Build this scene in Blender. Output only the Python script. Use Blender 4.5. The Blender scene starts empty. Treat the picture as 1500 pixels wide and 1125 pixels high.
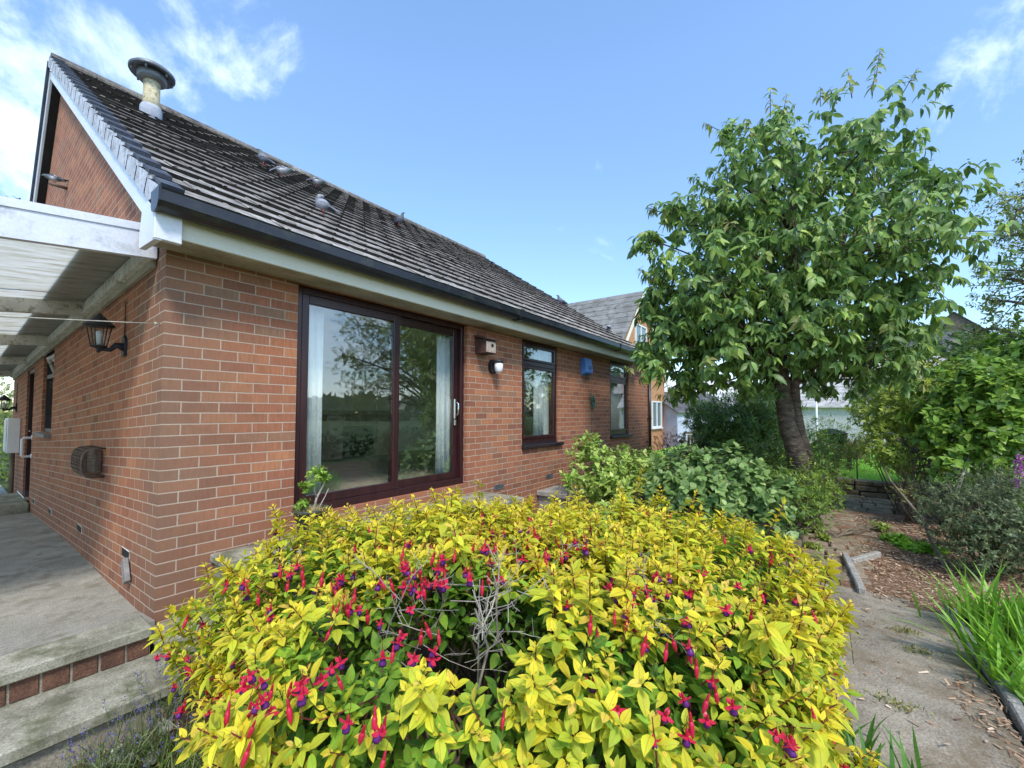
import bpy, math, random
import numpy as np
from mathutils import Vector, Matrix
random.seed(7); rng = np.random.default_rng(7)
SC = bpy.context.scene; COL = SC.collection
# ------------------------------------------------------------------ camera
F, CX, CY = 621.98, 734.84, 579.94
CAM = np.array([-0.87123, -3.44296, 1.36519]); YAW, PIT, ROL = -0.92358, 0.0376, -0.00369
def rot(rx, ry, rz):
    cx,sx,cy,sy,cz,sz = math.cos(rx),math.sin(rx),math.cos(ry),math.sin(ry),math.cos(rz),math.sin(rz)
    return np.array([[cz,-sz,0],[sz,cz,0],[0,0,1]])@np.array([[1,0,0],[0,cx,-sx],[0,sx,cx]])@np.array([[cy,0,sy],[0,1,0],[-sy,0,cy]])
RM = rot(PIT, ROL, YAW)
def ray(u, v): return RM@np.array([(u-CX)/F, 1, -(v-CY)/F])
def W(u, v, d): return CAM+ray(u, v)*d                     # a place seen at (u, v), d metres ahead
def G(u, v, z=-.3):
    r = ray(u, v); return CAM+r*((z-CAM[2])/r[2])
def HX(u, v, x=0.):
    r = ray(u, v); return CAM+r*((x-CAM[0])/r[0])
def HY(u, v, y=0.):
    r = ray(u, v); return CAM+r*((y-CAM[1])/r[1])
cd = bpy.data.cameras.new('camera'); cam = bpy.data.objects.new('camera', cd); COL.objects.link(cam); SC.camera = cam
cd.sensor_width = 36; cd.lens = F/1500*36; cd.shift_x = (750-CX)/1500; cd.shift_y = (CY-562.5)/1500
cd.clip_start = .05; cd.clip_end = 2000
mw = Matrix.Identity(4)
for i in range(3):
    mw[i][0] = RM[i, 0]; mw[i][1] = RM[i, 2]; mw[i][2] = -RM[i, 1]; mw[i][3] = CAM[i]
cam.matrix_world = mw
# ------------------------------------------------------------------ materials
def srgb(r, g, b): return tuple(((c/255)/12.92 if c <= 10 else ((c/255+.055)/1.055)**2.4) for c in (r, g, b))+(1,)
class NT:
    def __init__(s, name):
        s.m = bpy.data.materials.new(name); s.m.use_nodes = True; s.t = s.m.node_tree; s.t.nodes.clear()
    def n(s, typ, ins={}, **kw):
        o = s.t.nodes.new(typ)
        for k, v in kw.items(): setattr(o, k, v)
        for k, v in ins.items():
            if isinstance(v, bpy.types.NodeSocket): s.t.links.new(v, o.inputs[k])
            else: o.inputs[k].default_value = v
        return o
    def noise(s, vec, scale, detail=4, rough=.6, w=0):
        return s.n('ShaderNodeTexNoise', {'Vector': vec, 'Scale': scale, 'Detail': detail, 'Roughness': rough, 'Distortion': w}).outputs[0]
    def ramp(s, fac, stops, interp='LINEAR'):
        o = s.n('ShaderNodeValToRGB', {0: fac}); o.color_ramp.interpolation = interp; e = o.color_ramp.elements
        while len(e) < len(stops): e.new(.5)
        for el, (p, c) in zip(e, stops):
            el.position = p; el.color = c if len(c) == 4 else tuple(c)+(1,)
        return o.outputs[0]
    def mix(s, f, a, b, mode='MIX'):
        o = s.n('ShaderNodeMix', data_type='RGBA', blend_type=mode, clamp_factor=True)
        for k, v in ((0, f), (6, a), (7, b)):
            if isinstance(v, bpy.types.NodeSocket): s.t.links.new(v, o.inputs[k])
            else: o.inputs[k].default_value = v
        return o.outputs[2]
    def math(s, op, a, b=0., c=0.):
        o = s.n('ShaderNodeMath', operation=op)
        for k, v in ((0, a), (1, b), (2, c)):
            if isinstance(v, bpy.types.NodeSocket): s.t.links.new(v, o.inputs[k])
            else: o.inputs[k].default_value = v
        return o.outputs[0]
    def bump(s, h, st=.3, dist=.01, nrm=None):
        d = {'Height': h, 'Strength': st, 'Distance': dist}
        if nrm: d['Normal'] = nrm
        return s.n('ShaderNodeBump', d).outputs[0]
    def out(s, sh): s.n('ShaderNodeOutputMaterial', {'Surface': sh}); return s.m
    def pbr(s, col, rough=.7, nrm=None, spec=.35, metal=0., **k):
        d = {'Base Color': col, 'Roughness': rough, 'Specular IOR Level': spec, 'Metallic': metal}
        if nrm: d['Normal'] = nrm
        d.update(k); return s.n('ShaderNodeBsdfPrincipled', d).outputs[0]
    def obj(s): return s.n('ShaderNodeTexCoord').outputs['Object']
    def pos(s): return s.n('ShaderNodeNewGeometry').outputs['Position']
def surf(name, c1, c2, scale=6, rough=.7, bump=.15, metal=0., c3=None, fine=60, spec=.35, stretch=None, lo=.35, hi=.65):
    t = NT(name); v = t.obj()
    if stretch: v = t.n('ShaderNodeMapping', {'Vector': v, 'Scale': stretch}).outputs[0]
    a = t.noise(v, scale); col = t.ramp(a, [(lo, c1), (hi, c2)])
    f = t.noise(v, fine, 3)
    if c3: col = t.mix(t.ramp(t.noise(v, scale*2.7, 5, .7), [(.52, (0,0,0,1)), (.66, (1,1,1,1))]), col, c3)
    col = t.mix(.35, col, t.ramp(f, [(.3, (.25,.25,.25,1)), (.7, (.75,.75,.75,1))]), 'OVERLAY')
    return t.out(t.pbr(col, rough, t.bump(f, bump, .005), spec, metal))
def brick_mat():
    t = NT('brickwork'); p = t.pos(); s = t.n('ShaderNodeSeparateXYZ', {0: p}); x, y, z = s.outputs
    wob = t.math('MULTIPLY', t.math('SUBTRACT', t.noise(p, 9, 3), .5), .006)
    yy = t.math('MAXIMUM', y, 0.); u = t.math('ADD', t.math('ADD', x, y), t.math('MULTIPLY', t.math('GREATER_THAN', y, .02), .1125))
    u = t.math('ADD', u, wob)
    v = t.math('ADD', t.math('MULTIPLY_ADD', yy, .0523, z), wob)
    vec = t.n('ShaderNodeCombineXYZ', {0: t.math('ADD', u, 22.505), 1: t.math('ADD', v, 7.5)}).outputs[0]
    b = t.n('ShaderNodeTexBrick', {'Vector': vec, 'Color1': (0,0,0,1), 'Color2': (1,1,1,1), 'Mortar': (.5,.5,.5,1), 'Scale': 1., 'Mortar Size': .0048, 'Mortar Smooth': .25, 'Brick Width': .225, 'Row Height': .075})
    col = t.ramp(b.outputs['Color'], [(0, srgb(136,90,70)), (.22, srgb(168,110,81)), (.45, srgb(152,97,74)), (.62, srgb(178,120,86)), (.8, srgb(162,103,76)), (1, srgb(150,114,90))])
    st = t.n('ShaderNodeMapping', {'Vector': p, 'Scale': (14., 14., 90.)}).outputs[0]
    drag = t.noise(t.n('ShaderNodeMapping', {'Vector': vec, 'Scale': (70., 9., 1.)}).outputs[0], 1., 3)
    col = t.mix(.38, col, t.ramp(drag, [(.3, (.3,.3,.3,1)), (.7, (.72,.72,.72,1))]), 'OVERLAY')
    w = t.noise(p, 1.1, 5, .65)
    edge = t.n('ShaderNodeMapRange', {0: t.math('ADD', t.math('MAXIMUM', x, y), t.math('MULTIPLY', w, 1.4)), 1: .55, 2: 1.5, 3: .75, 4: 0.}).outputs[0]
    col = t.mix(edge, col, srgb(128,104,86))
    low = t.n('ShaderNodeMapRange', {0: t.math('ADD', z, w), 1: .5, 2: 1.3, 3: .5, 4: 0.}).outputs[0]
    col = t.mix(low, col, srgb(122,86,66))
    col = t.mix(t.ramp(t.noise(p, 2.3, 6, .7), [(.5, (0,0,0,1)), (.75, (.45,.45,.45,1))]), col, srgb(112,82,66))
    mo = t.mix(t.noise(p, 5, 4), srgb(198,176,155), srgb(160,138,120))
    mo = t.mix(t.ramp(t.noise(p, 40, 3), [(.58, (0,0,0,1)), (.7, (.5,.5,.5,1))]), mo, srgb(150,120,100))
    c = t.mix(b.outputs['Fac'], col, mo)
    h = t.math('SUBTRACT', t.math('MULTIPLY', drag, .35), b.outputs['Fac'])
    h = t.math('ADD', h, t.math('MULTIPLY', t.noise(p, 160, 2), .25))
    return t.out(t.pbr(c, .85, t.bump(h, .6, .005), .2))
def leaf_mat(name, trans=.35, rough=.45, vein=None, spec=.4, tint=None):
    t = NT(name); a = t.n('ShaderNodeAttribute', attribute_name='Col').outputs['Color']; p = t.obj()
    c = t.mix(.3, a, t.ramp(t.noise(p, 45, 3), [(.3, (.32,.32,.32,1)), (.7, (.68,.68,.68,1))]), 'OVERLAY')
    if tint: c = t.n('ShaderNodeVectorMath', {0: c, 1: tint}, operation='MULTIPLY').outputs[0]
    if vein:
        uv = t.n('ShaderNodeSeparateXYZ', {0: t.n('ShaderNodeUVMap', uv_map='uv').outputs[0]})
        d = t.math('ABSOLUTE', t.math('SUBTRACT', uv.outputs[0], .5))
        sid = t.math('ABSOLUTE', t.math('SINE', t.math('MULTIPLY', t.math('ADD', uv.outputs[1], t.math('MULTIPLY', d, -.7)), 22.)))
        c = t.mix(t.n('ShaderNodeMapRange', {0: sid, 1: .12, 2: .0, 3: 0., 4: .35}).outputs[0], c, t.mix(1., c, (.5,.6,.3,1), 'MULTIPLY'))
        c = t.mix(t.n('ShaderNodeMapRange', {0: d, 1: .05, 2: .012, 3: 0., 4: .55}).outputs[0], c, vein)
    b = t.pbr(c, rough, None, spec)
    tr = t.n('ShaderNodeBsdfTranslucent', {'Color': c}).outputs[0]
    return t.out(t.n('ShaderNodeMixShader', {0: trans, 1: b, 2: tr}).outputs[0])
def glass_mat(name, tint=(.96,.98,.95,1), base=.15, gain=.85):
    t = NT(name); g_ = t.n('ShaderNodeNewGeometry'); c_ = t.math('ABSOLUTE', t.n('ShaderNodeVectorMath', {0: g_.outputs['Incoming'], 1: g_.outputs['Normal']}, operation='DOT_PRODUCT').outputs['Value'])
    lw = t.math('POWER', t.math('SUBTRACT', 1., c_), 4.)
    nz = t.bump(t.noise(t.obj(), 1.6, 2), .05, .02)
    f = t.math('MINIMUM', t.math('MULTIPLY_ADD', lw, gain, base), .95)
    return t.out(t.n('ShaderNodeMixShader', {0: f, 1: t.n('ShaderNodeBsdfTransparent', {'Color': tint}).outputs[0], 2: t.n('ShaderNodeBsdfGlossy', {'Color': (.95,.97,1,1), 'Roughness': .012, 'Normal': nz}).outputs[0]}).outputs[0])
def sheet_mat():
    t = NT('stained_roof_sheet'); p = t.n('ShaderNodeMapping', {'Vector': t.obj(), 'Scale': (1.6, 9., 1.)}).outputs[0]
    n = t.noise(p, 1.6, 7, .68); c = t.ramp(n, [(.3, srgb(196,193,172)), (.46, srgb(232,232,222)), (.6, srgb(246,247,244))])
    c = t.mix(t.ramp(t.noise(p, 5, 5, .7), [(.57, (0,0,0,1)), (.74, (.5,.5,.5,1))]), c, srgb(160,154,128))
    return t.out(t.n('ShaderNodeMixShader', {0: .72, 1: t.n('ShaderNodeBsdfDiffuse', {'Color': c}).outputs[0], 2: t.n('ShaderNodeBsdfTranslucent', {'Color': c}).outputs[0]}).outputs[0])
def tile_mat():
    t = NT('concrete_roof_tile'); p = t.pos()
    p2 = t.n('ShaderNodeMapping', {'Vector': p, 'Scale': (3., 2.2, 2.2)}).outputs[0]
    big = t.noise(p, .55, 4); n = t.noise(p2, 2.2, 8, .75)
    eave = t.n('ShaderNodeMapRange', {0: t.n('ShaderNodeSeparateXYZ', {0: p}).outputs[2], 1: 2.7, 2: 4.2, 3: .14, 4: -.02}).outputs[0]
    s = t.math('ADD', t.math('ADD', n, eave), t.math('MULTIPLY', t.math('SUBTRACT', big, .5), .3))
    c = t.ramp(s, [(.33, srgb(80,75,70)), (.45, srgb(108,102,96)), (.58, srgb(134,128,121)), (.74, srgb(186,181,172))])
    c = t.mix(t.ramp(t.noise(p, 26, 5, .8), [(.6, (0,0,0,1)), (.7, (.75,.75,.75,1))]), c, srgb(56,52,46))
    c = t.mix(t.ramp(t.noise(p, 17, 4, .7), [(.64, (0,0,0,1)), (.72, (.6,.6,.6,1))]), c, srgb(104,98,70))
    return t.out(t.pbr(c, .9, t.bump(t.noise(p, 70, 4), .5, .01), .2))
def ground_mat(name, stops, scale, fine, bump=.5, dist=.02, c3=None, s3=3., rough=.92):
    t = NT(name); p = t.pos(); n = t.noise(p, scale, 7, .7)
    c = t.ramp(n, stops); f = t.noise(p, fine, 4, .7)
    c = t.mix(.55, c, t.ramp(f, [(.36, (.2,.2,.2,1)), (.64, (.8,.8,.8,1))]), 'OVERLAY')
    if c3: c = t.mix(t.ramp(t.noise(p, s3, 5, .7), [(.5, (0,0,0,1)), (.64, (.85,.85,.85,1))]), c, c3)
    return t.out(t.pbr(c, rough, t.bump(f, bump, dist), .25))
M = {}
M['brick'] = brick_mat(); M['tile'] = tile_mat()
M['tile_edge'] = surf('painted_shade_tile_edge', srgb(44,40,37), srgb(70,64,58), 9, .95, .4)  # shadow edges of the tile rows painted in: edge faces darker than tops
M['verge'] = surf('verge_tile_grey', srgb(176,178,184), srgb(206,208,214), 5, .8, .15, c3=srgb(120,118,116))
M['verge_cap'] = surf('slate_grey_cap', srgb(62,66,76), srgb(84,88,98), 9, .8)
M['white'] = surf('white_upvc', srgb(222,224,230), srgb(234,236,240), 3, .35, .02, spec=.5)
M['cream'] = surf('cream_fascia', srgb(224,220,202), srgb(234,231,214), 2, .45, .03, stretch=(.6,3,3))
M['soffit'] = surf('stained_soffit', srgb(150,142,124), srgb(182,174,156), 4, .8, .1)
M['beam'] = surf('painted_beam', srgb(214,217,226), srgb(228,230,238), 3, .6, .05, c3=srgb(196,198,204))
M['joist'] = surf('weathered_white_joist', srgb(204,201,190), srgb(228,226,216), 5, .75, .1, c3=srgb(150,142,124))
M['gutter'] = surf('black_gutter_plastic', srgb(26,28,36), srgb(40,42,50), 3, .32, .03, spec=.5, c3=srgb(56,58,54))
M['frame'] = surf('rosewood_frame', srgb(44,22,24), srgb(62,32,34), 3, .28, .02, spec=.5, stretch=(8,8,.6))
M['frame_dark'] = surf('dark_brown_frame', srgb(34,26,28), srgb(52,42,44), 3, .4, .02)
M['glass'] = glass_mat('window_glass'); M['lamp_glass'] = glass_mat('lamp_glass', (.9,.9,.88,1), .05, .5)
M['sheet'] = sheet_mat()
M['lead'] = surf('lead_flashing', srgb(112,108,104), srgb(140,136,132), 6, .7, .1)
M['chrome'] = surf('handle_metal', srgb(200,200,200), srgb(225,225,225), 3, .2, .0, metal=1.)
M['iron'] = surf('black_cast_metal', srgb(34,34,36), srgb(58,58,60), 14, .55, .1)
M['guard'] = surf('dark_wire', srgb(82,66,56), srgb(122,102,86), 10, .6, .1)
M['steel'] = surf('dull_steel', srgb(120,124,124), srgb(172,176,176), 7, .35, .05, metal=.7)
M['flue'] = surf('lichened_flue', srgb(178,166,132), srgb(208,198,168), 9, .85, .2, c3=srgb(120,112,72))
M['flue_grey'] = surf('grey_flue_collar', srgb(150,156,168), srgb(186,190,200), 6, .6, .1)
M['cowl'] = surf('cowl_metal', srgb(96,100,106), srgb(136,140,146), 5, .45, .1, metal=.3)
M['blue'] = surf('blue_plastic', srgb(70,120,196), srgb(86,138,210), 3, .45, .02)
M['slot'] = surf('dark_slot', srgb(20,30,60), srgb(26,36,66), 3, .7, .02)
M['box_wood'] = surf('brown_timber', srgb(74,50,46), srgb(104,76,66), 8, .8, .2)
M['pale_wood'] = surf('streaked_pale_timber', srgb(150,128,112), srgb(204,192,178), 26, .8, .2, stretch=(3,1,.5))
M['lens'] = surf('opal_lens', srgb(224,228,232), srgb(240,242,244), 3, .25, .0)
M['green_cord'] = surf('green_cord', srgb(52,92,76), srgb(78,120,98), 9, .6, .1)
M['cord'] = surf('grey_string', srgb(150,144,128), srgb(188,182,166), 20, .8, .1)
M['concrete'] = ground_mat('step_concrete', [(.3, srgb(104,100,84)), (.5, srgb(150,145,126)), (.7, srgb(178,172,154))], 4, 120, .35, .004, srgb(96,98,70), 5)
M['tarmac'] = ground_mat('worn_slab', [(.3, srgb(140,137,125)), (.55, srgb(164,160,148)), (.75, srgb(184,180,168))], 2.6, 140, 1., .008, srgb(128,122,106), 5.5)
M['riser'] = ground_mat('riser_brick', [(.3, srgb(86,62,50)), (.6, srgb(112,80,64)), (.8, srgb(106,92,80))], 7, 90, .5, .004)
M['mortar'] = ground_mat('rough_mortar', [(.3, srgb(128,120,104)), (.7, srgb(168,158,140))], 9, 90, .6, .006)
M['flag'] = ground_mat('stone_flags', [(.28, srgb(112,102,86)), (.48, srgb(148,136,117)), (.7, srgb(176,163,142))], 2.6, 80, .7, .008, srgb(122,104,78), 2.4)
M['sett'] = ground_mat('mossy_setts', [(.3, srgb(104,92,74)), (.5, srgb(146,128,106)), (.72, srgb(172,154,130))], 5, 70, .8, .01, srgb(96,106,56), 3.4)
M['soil'] = ground_mat('garden_soil', [(.3, srgb(58,46,36)), (.5, srgb(88,70,54)), (.7, srgb(122,98,76))], 5, 60, 1., .02)
M['chipbase'] = ground_mat('bark_bed', [(.3, srgb(92,70,52)), (.5, srgb(140,108,82)), (.7, srgb(176,142,112))], 14, 60, 1., .02)
M['grass'] = ground_mat('rough_grass', [(.3, srgb(54,68,36)), (.5, srgb(74,90,46)), (.7, srgb(96,108,60))], .4, 50, .8, .03)
M['lawn'] = ground_mat('mown_lawn', [(.3, srgb(110,160,48)), (.6, srgb(140,186,66)), (.8, srgb(160,200,84))], 2.5, 120, .6, .01)
M['stone'] = ground_mat('walling_stone', [(.3, srgb(74,66,54)), (.5, srgb(116,104,84)), (.7, srgb(146,132,108))], 4, 50, .8, .012, srgb(84,88,56), 3)
M['kerb'] = ground_mat('edging_stone', [(.3, srgb(130,126,116)), (.6, srgb(170,164,152)), (.8, srgb(196,190,178))], 5, 70, .5, .006)
M['bark'] = surf('cherry_bark', srgb(56,46,38), srgb(104,88,72), 5, .85, .8, c3=srgb(132,118,100), fine=26, stretch=(1,1,3.5))
M['twig'] = surf('pale_dead_twig', srgb(130,120,108), srgb(186,176,160), 9, .85, .3)
M['stem'] = surf('red_brown_stem', srgb(84,36,34), srgb(120,52,46), 9, .6, .1)
M['gstem'] = surf('green_stem', srgb(84,96,50), srgb(116,122,70), 9, .6, .1)
M['wood'] = surf('grey_brown_wood', srgb(92,80,66), srgb(136,122,102), 7, .85, .4, stretch=(1,1,.4))
M['pot'] = surf('olive_glazed_pot', srgb(56,58,44), srgb(84,86,66), 5, .4, .1)
M['straw'] = leaf_mat('dry_straw', .15, .8)
M['leaf'] = leaf_mat('leaf_green', .36, .42, None, .4, (1.5, 1.3, 1.0)); M['fuchsia_leaf'] = leaf_mat('golden_fuchsia_leaf', .38, .55, (.46,.24,.05,1), .25)
M['petal'] = leaf_mat('flower_petal', .25, .4)
M['feather'] = leaf_mat('pigeon_feather', .0, .7)
M['chip'] = leaf_mat('wood_chip', .0, .85)
M['cream_wall'] = surf('cream_plaster', srgb(236,235,218), srgb(243,242,228), 2, .9, .02)
M['curtain'] = surf('white_curtain', srgb(226,229,234), srgb(240,242,246), 4, .9, .05)
M['carpet'] = surf('room_carpet', srgb(150,144,130), srgb(172,166,152), 5, .95, .3)
M['fire'] = surf('fireplace_stone', srgb(176,150,136), srgb(204,186,168), 5, .7, .05)
M['black'] = surf('matt_black', srgb(18,18,20), srgb(30,30,32), 6, .6, .05)
M['brick2'] = surf('pale_orange_brick', srgb(176,124,88), srgb(196,148,108), 6, .9, .3, fine=14, stretch=(1,1,3))
M['slate2'] = surf('grey_roof_tiles', srgb(112,110,104), srgb(146,144,138), 1.6, .9, .3, c3=srgb(88,86,78))
M['stone_roof'] = surf('stone_slates', srgb(150,136,124), srgb(190,178,166), 3, .9, .3, fine=8, stretch=(.5,.5,5))
M['dark_slate'] = surf('dark_welsh_slate', srgb(84,82,84), srgb(112,110,110), 3, .8, .2)
M['render'] = surf('roughcast_render', srgb(176,174,178), srgb(204,202,206), 18, .95, .5, c3=srgb(120,120,124))
M['pale_roof'] = surf('sunbleached_felt', srgb(196,192,186), srgb(224,221,216), 4, .9, .1)
M['corrugated'] = surf('corrugated_sheet', srgb(150,146,138), srgb(196,192,184), 5, .8, .1)
M['lilac_panel'] = surf('pale_blue_boarding', srgb(176,182,206), srgb(196,200,220), 3, .7, .05)
M['grit_stone'] = surf('gritstone_wall', srgb(84,78,66), srgb(124,114,94), 7, .9, .4)
# ------------------------------------------------------------------ mesh helpers
class MB:
    def __init__(s): s.v = []; s.f = []; s.m = []; s.sm = []
    def add(s, vs, fs, mi=0, smooth=False):
        o = len(s.v); s.v += [tuple(map(float, v)) for v in vs]
        s.f += [tuple(i+o for i in f) for f in fs]; s.m += [mi]*len(fs); s.sm += [smooth]*len(fs); return s
    def box(s, x0, x1, y0, y1, z0, z1, mi=0, mat=None):
        vs = [(x, y, z) for x in (x0, x1) for y in (y0, y1) for z in (z0, z1)]
        if mat is not None: vs = [mat@Vector(v) for v in vs]
        return s.add(vs, [(0,1,3,2),(4,6,7,5),(0,4,5,1),(2,3,7,6),(0,2,6,4),(1,5,7,3)], mi)
    def bbox(s, x0, x1, y0, y1, z0, z1, b=.004, mi=0, mat=None):       # box with chamfered edges
        ax = [(x0, x1), (y0, y1), (z0, z1)]; vs = []; idx = {}
        for i in (0,1):
            for j in (0,1):
                for k in (0,1):
                    c = [ax[0][i], ax[1][j], ax[2][k]]; sg = [1-2*i, 1-2*j, 1-2*k]
                    for a in range(3):
                        p = [c[q]+(sg[q]*b if q != a else 0) for q in range(3)]; idx[(i,j,k,a)] = len(vs); vs.append(p)
        fs = []
        def q(l): fs.append(tuple(idx[t] for t in l))
        for i in (0,1): q([(i,0,0,0),(i,1,0,0),(i,1,1,0),(i,0,1,0)]); q([(0,i,0,1),(1,i,0,1),(1,i,1,1),(0,i,1,1)]); q([(0,0,i,2),(1,0,i,2),(1,1,i,2),(0,1,i,2)])
        for i in (0,1):
            for j in (0,1):
                q([(i,j,0,0),(i,j,1,0),(i,j,1,1),(i,j,0,1)]); q([(i,0,j,0),(i,1,j,0),(i,1,j,2),(i,0,j,2)]); q([(0,i,j,1),(1,i,j,1),(1,i,j,2),(0,i,j,2)])
        for i in (0,1):
            for j in (0,1):
                for k in (0,1): q([(i,j,k,0),(i,j,k,1),(i,j,k,2)])
        if mat is not None: vs = [mat@Vector(v) for v in vs]
        return s.add(vs, fs, mi)
    def prism(s, poly, a0, a1, axis=2, mi=0, mat=None):
        n = len(poly); vs = []
        for a in (a0, a1):
            for p in poly:
                q = list(p); q.insert(axis, a); vs.append(q)
        if mat is not None: vs = [mat@Vector(v) for v in vs]
        return s.add(vs, [tuple(range(n))[::-1], tuple(range(n, 2*n))]+[(i, (i+1) % n, n+(i+1) % n, n+i) for i in range(n)], mi)
    def tube(s, pts, r, n=8, mi=0, cap=True):
        pts = [Vector(p) for p in pts]; k = len(pts)
        rs = r if isinstance(r, (list, tuple)) else [r]*k
        vs = []; up = None
        for i, p in enumerate(pts):
            t = (pts[min(i+1, k-1)]-pts[max(i-1, 0)]).normalized()
            if up is None: up = t.orthogonal().normalized()
            up = (up-t*up.dot(t)).normalized() if (up-t*up.dot(t)).length > 1e-6 else t.orthogonal().normalized()
            w = t.cross(up)
            for j in range(n):
                a = 2*math.pi*j/n; vs.append(p+(up*math.cos(a)+w*math.sin(a))*rs[i])
        fs = [(i*n+j, i*n+(j+1) % n, (i+1)*n+(j+1) % n, (i+1)*n+j) for i in range(k-1) for j in range(n)]
        if cap: fs += [tuple(range(n))[::-1], tuple(range((k-1)*n, k*n))]
        return s.add(vs, fs, mi, True)
    def lathe(s, prof, c, n=24, mi=0, axis=(0,0,1), squash=(1,1)):
        c = Vector(c); ax = Vector(axis).normalized(); a1 = ax.orthogonal().normalized(); a2 = ax.cross(a1); vs = []
        if abs(ax.z) > .99: a1, a2 = Vector((1,0,0)), Vector((0,1,0))
        for r, h in prof:
            for j in range(n):
                a = 2*math.pi*j/n; vs.append(c+ax*h+a1*math.cos(a)*r*squash[0]+a2*math.sin(a)*r*squash[1])
        k = len(prof)
        fs = [(i*n+j, i*n+(j+1) % n, (i+1)*n+(j+1) % n, (i+1)*n+j) for i in range(k-1) for j in range(n)]
        fs += [tuple(range(n))[::-1], tuple(range((k-1)*n, k*n))]
        return s.add(vs, fs, mi, True)
    def ob(s, name, mats, parent=None):
        me = bpy.data.meshes.new(name); org = Vector(parent['_w']) if parent is not None and '_w' in parent else Vector((0,0,0))
        me.from_pydata([Vector(v)-org for v in s.v], [], s.f)
        for m in (mats if isinstance(mats, (list, tuple)) else [mats]): me.materials.append(M[m])
        me.polygons.foreach_set('material_index', s.m); me.polygons.foreach_set('use_smooth', s.sm); me.update()
        return link(name, me, parent)
def link(name, me, parent):
    o = bpy.data.objects.new(name, me); COL.objects.link(o)
    if parent is not None:
        o.parent = parent
        if '_w' in parent: o['_w'] = list(parent['_w'])
    return o
def tag(o, label=None, cat=None, group=None, kind=None):
    for k, v in (('label', label), ('category', cat), ('group', group), ('kind', kind)):
        if v: o[k] = v
    return o
def thing(name, label, cat, loc=(0,0,0), group=None):
    o = bpy.data.objects.new(name, None); COL.objects.link(o); o.location = tuple(map(float, loc)); o['_w'] = [float(c) for c in loc]
    o.empty_display_size = .1; return tag(o, label, cat, group)
def struct(o): o['kind'] = 'structure'; return o
# leaf batches -------------------------------------------------------------
T_HI = (np.array([[0,0,0],[.16,-.62,0],[.16,0,0],[.16,.62,0],[.42,-1,0],[.42,0,0],[.42,1,0],[.72,-.62,0],[.72,0,0],[.72,.62,0],[1,0,0]], float),
        [(0,2,1),(0,3,2),(1,2,5,4),(2,3,6,5),(4,5,8,7),(5,6,9,8),(7,8,10),(8,9,10)])
T_FX = (np.array([[0,0,0]]+[[a,b,0] for a,w in ((.1,.52),(.3,.96),(.52,.98),(.74,.66),(.9,.27)) for b in (-w,0,w)]+[[1,0,0]], float),
        [(0,2,1),(0,3,2)]+[(i+k,i+k+1,i+k+4,i+k+3) for i in (1,4,7,10) for k in (0,1)]+[(13,14,16),(14,15,16)])
T_LO = (np.array([[0,0,0],[.42,-1,0],[.5,0,0],[.42,1,0],[1,0,0]], float), [(0,2,1),(0,3,2),(1,2,4),(2,3,4)])
T_FLAT = (np.array([[0,-.8,0],[0,.8,0],[1,.5,0],[1,-.6,0]], float), [(0,1,2,3)])
def norm(a): return a/np.maximum(np.linalg.norm(a, axis=-1, keepdims=True), 1e-9)
def leafbatch(P, D, N, L, Wd, C, T=T_HI, fold=.25, curl=.2, edge=None):
    n = len(P); D = norm(D); S = norm(np.cross(D, N)); U = np.cross(S, D); t = T[0]
    L = np.broadcast_to(L, n)[:, None, None]; Wd = np.broadcast_to(Wd, n)[:, None, None]; cu = np.broadcast_to(curl, n)[:, None, None]
    s = t[None, :, 0:1]; w = t[None, :, 1:2]
    V = P[:, None]+D[:, None]*s*L+S[:, None]*w*Wd/2+U[:, None]*(np.abs(w)*fold*Wd/2-cu*L*s*s)
    c = np.repeat(np.clip(C, 0, 1)[:, None, :], len(t), 1).copy()
    if edge is not None: c[:, np.abs(t[:, 1]) > .1] = edge
    uv = np.stack([t[:, 1]*.5+.5, t[:, 0]], 1)
    return V.reshape(-1, 3), T[1], len(t), n, c.reshape(-1, 3), np.tile(uv, (n, 1))
def leafmesh(name, batches, mat, parent=None, uv=False):
    org = np.array(parent['_w']) if parent is not None and '_w' in parent else np.zeros(3)
    V = []; C = []; LI = []; LS = []; UV = []; off = 0; ls = 0
    for v, faces, k, n, c, u in batches:
        V.append(v-org); C.append(c); UV.append(u)
        base = (np.arange(n)*k+off)[:, None]
        flat = np.concatenate([np.array(f) for f in faces]); LI.append((base+flat[None]).ravel())
        cnt = np.array([len(f) for f in faces]); st = np.concatenate([[0], np.cumsum(cnt)[:-1]]); tot = cnt.sum()
        LS.append(((np.arange(n)*tot+ls)[:, None]+st[None]).ravel()); ls += tot*n; off += k*n
    V = np.concatenate(V); C = np.concatenate(C); LI = np.concatenate(LI); LS = np.concatenate(LS); UV = np.concatenate(UV)
    me = bpy.data.meshes.new(name); me.vertices.add(len(V)); me.vertices.foreach_set('co', V.ravel())
    me.loops.add(len(LI)); me.loops.foreach_set('vertex_index', LI.astype(np.int32)); me.polygons.add(len(LS)); me.polygons.foreach_set('loop_start', LS.astype(np.int32))
    me.materials.append(M[mat]); me.update(calc_edges=True)
    a = me.color_attributes.new('Col', 'FLOAT_COLOR', 'POINT'); a.data.foreach_set('color', np.concatenate([C, np.ones((len(C), 1))], 1).ravel())
    if uv:
        l = me.uv_layers.new(name='uv'); l.data.foreach_set('uv', UV[LI].ravel())
    me.validate(); return link(name, me, parent)
def colvar(n, cols, wts, jit=.12):
    cols = np.array([c[:3] for c in cols]); i = rng.choice(len(cols), n, p=np.array(wts)/sum(wts)); j = rng.choice(len(cols), n, p=np.array(wts)/sum(wts))
    f = rng.random((n, 1)); c = cols[i]*(1-f*.5)+cols[j]*f*.5
    return c*(1+rng.normal(0, jit, (n, 1)))
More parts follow.
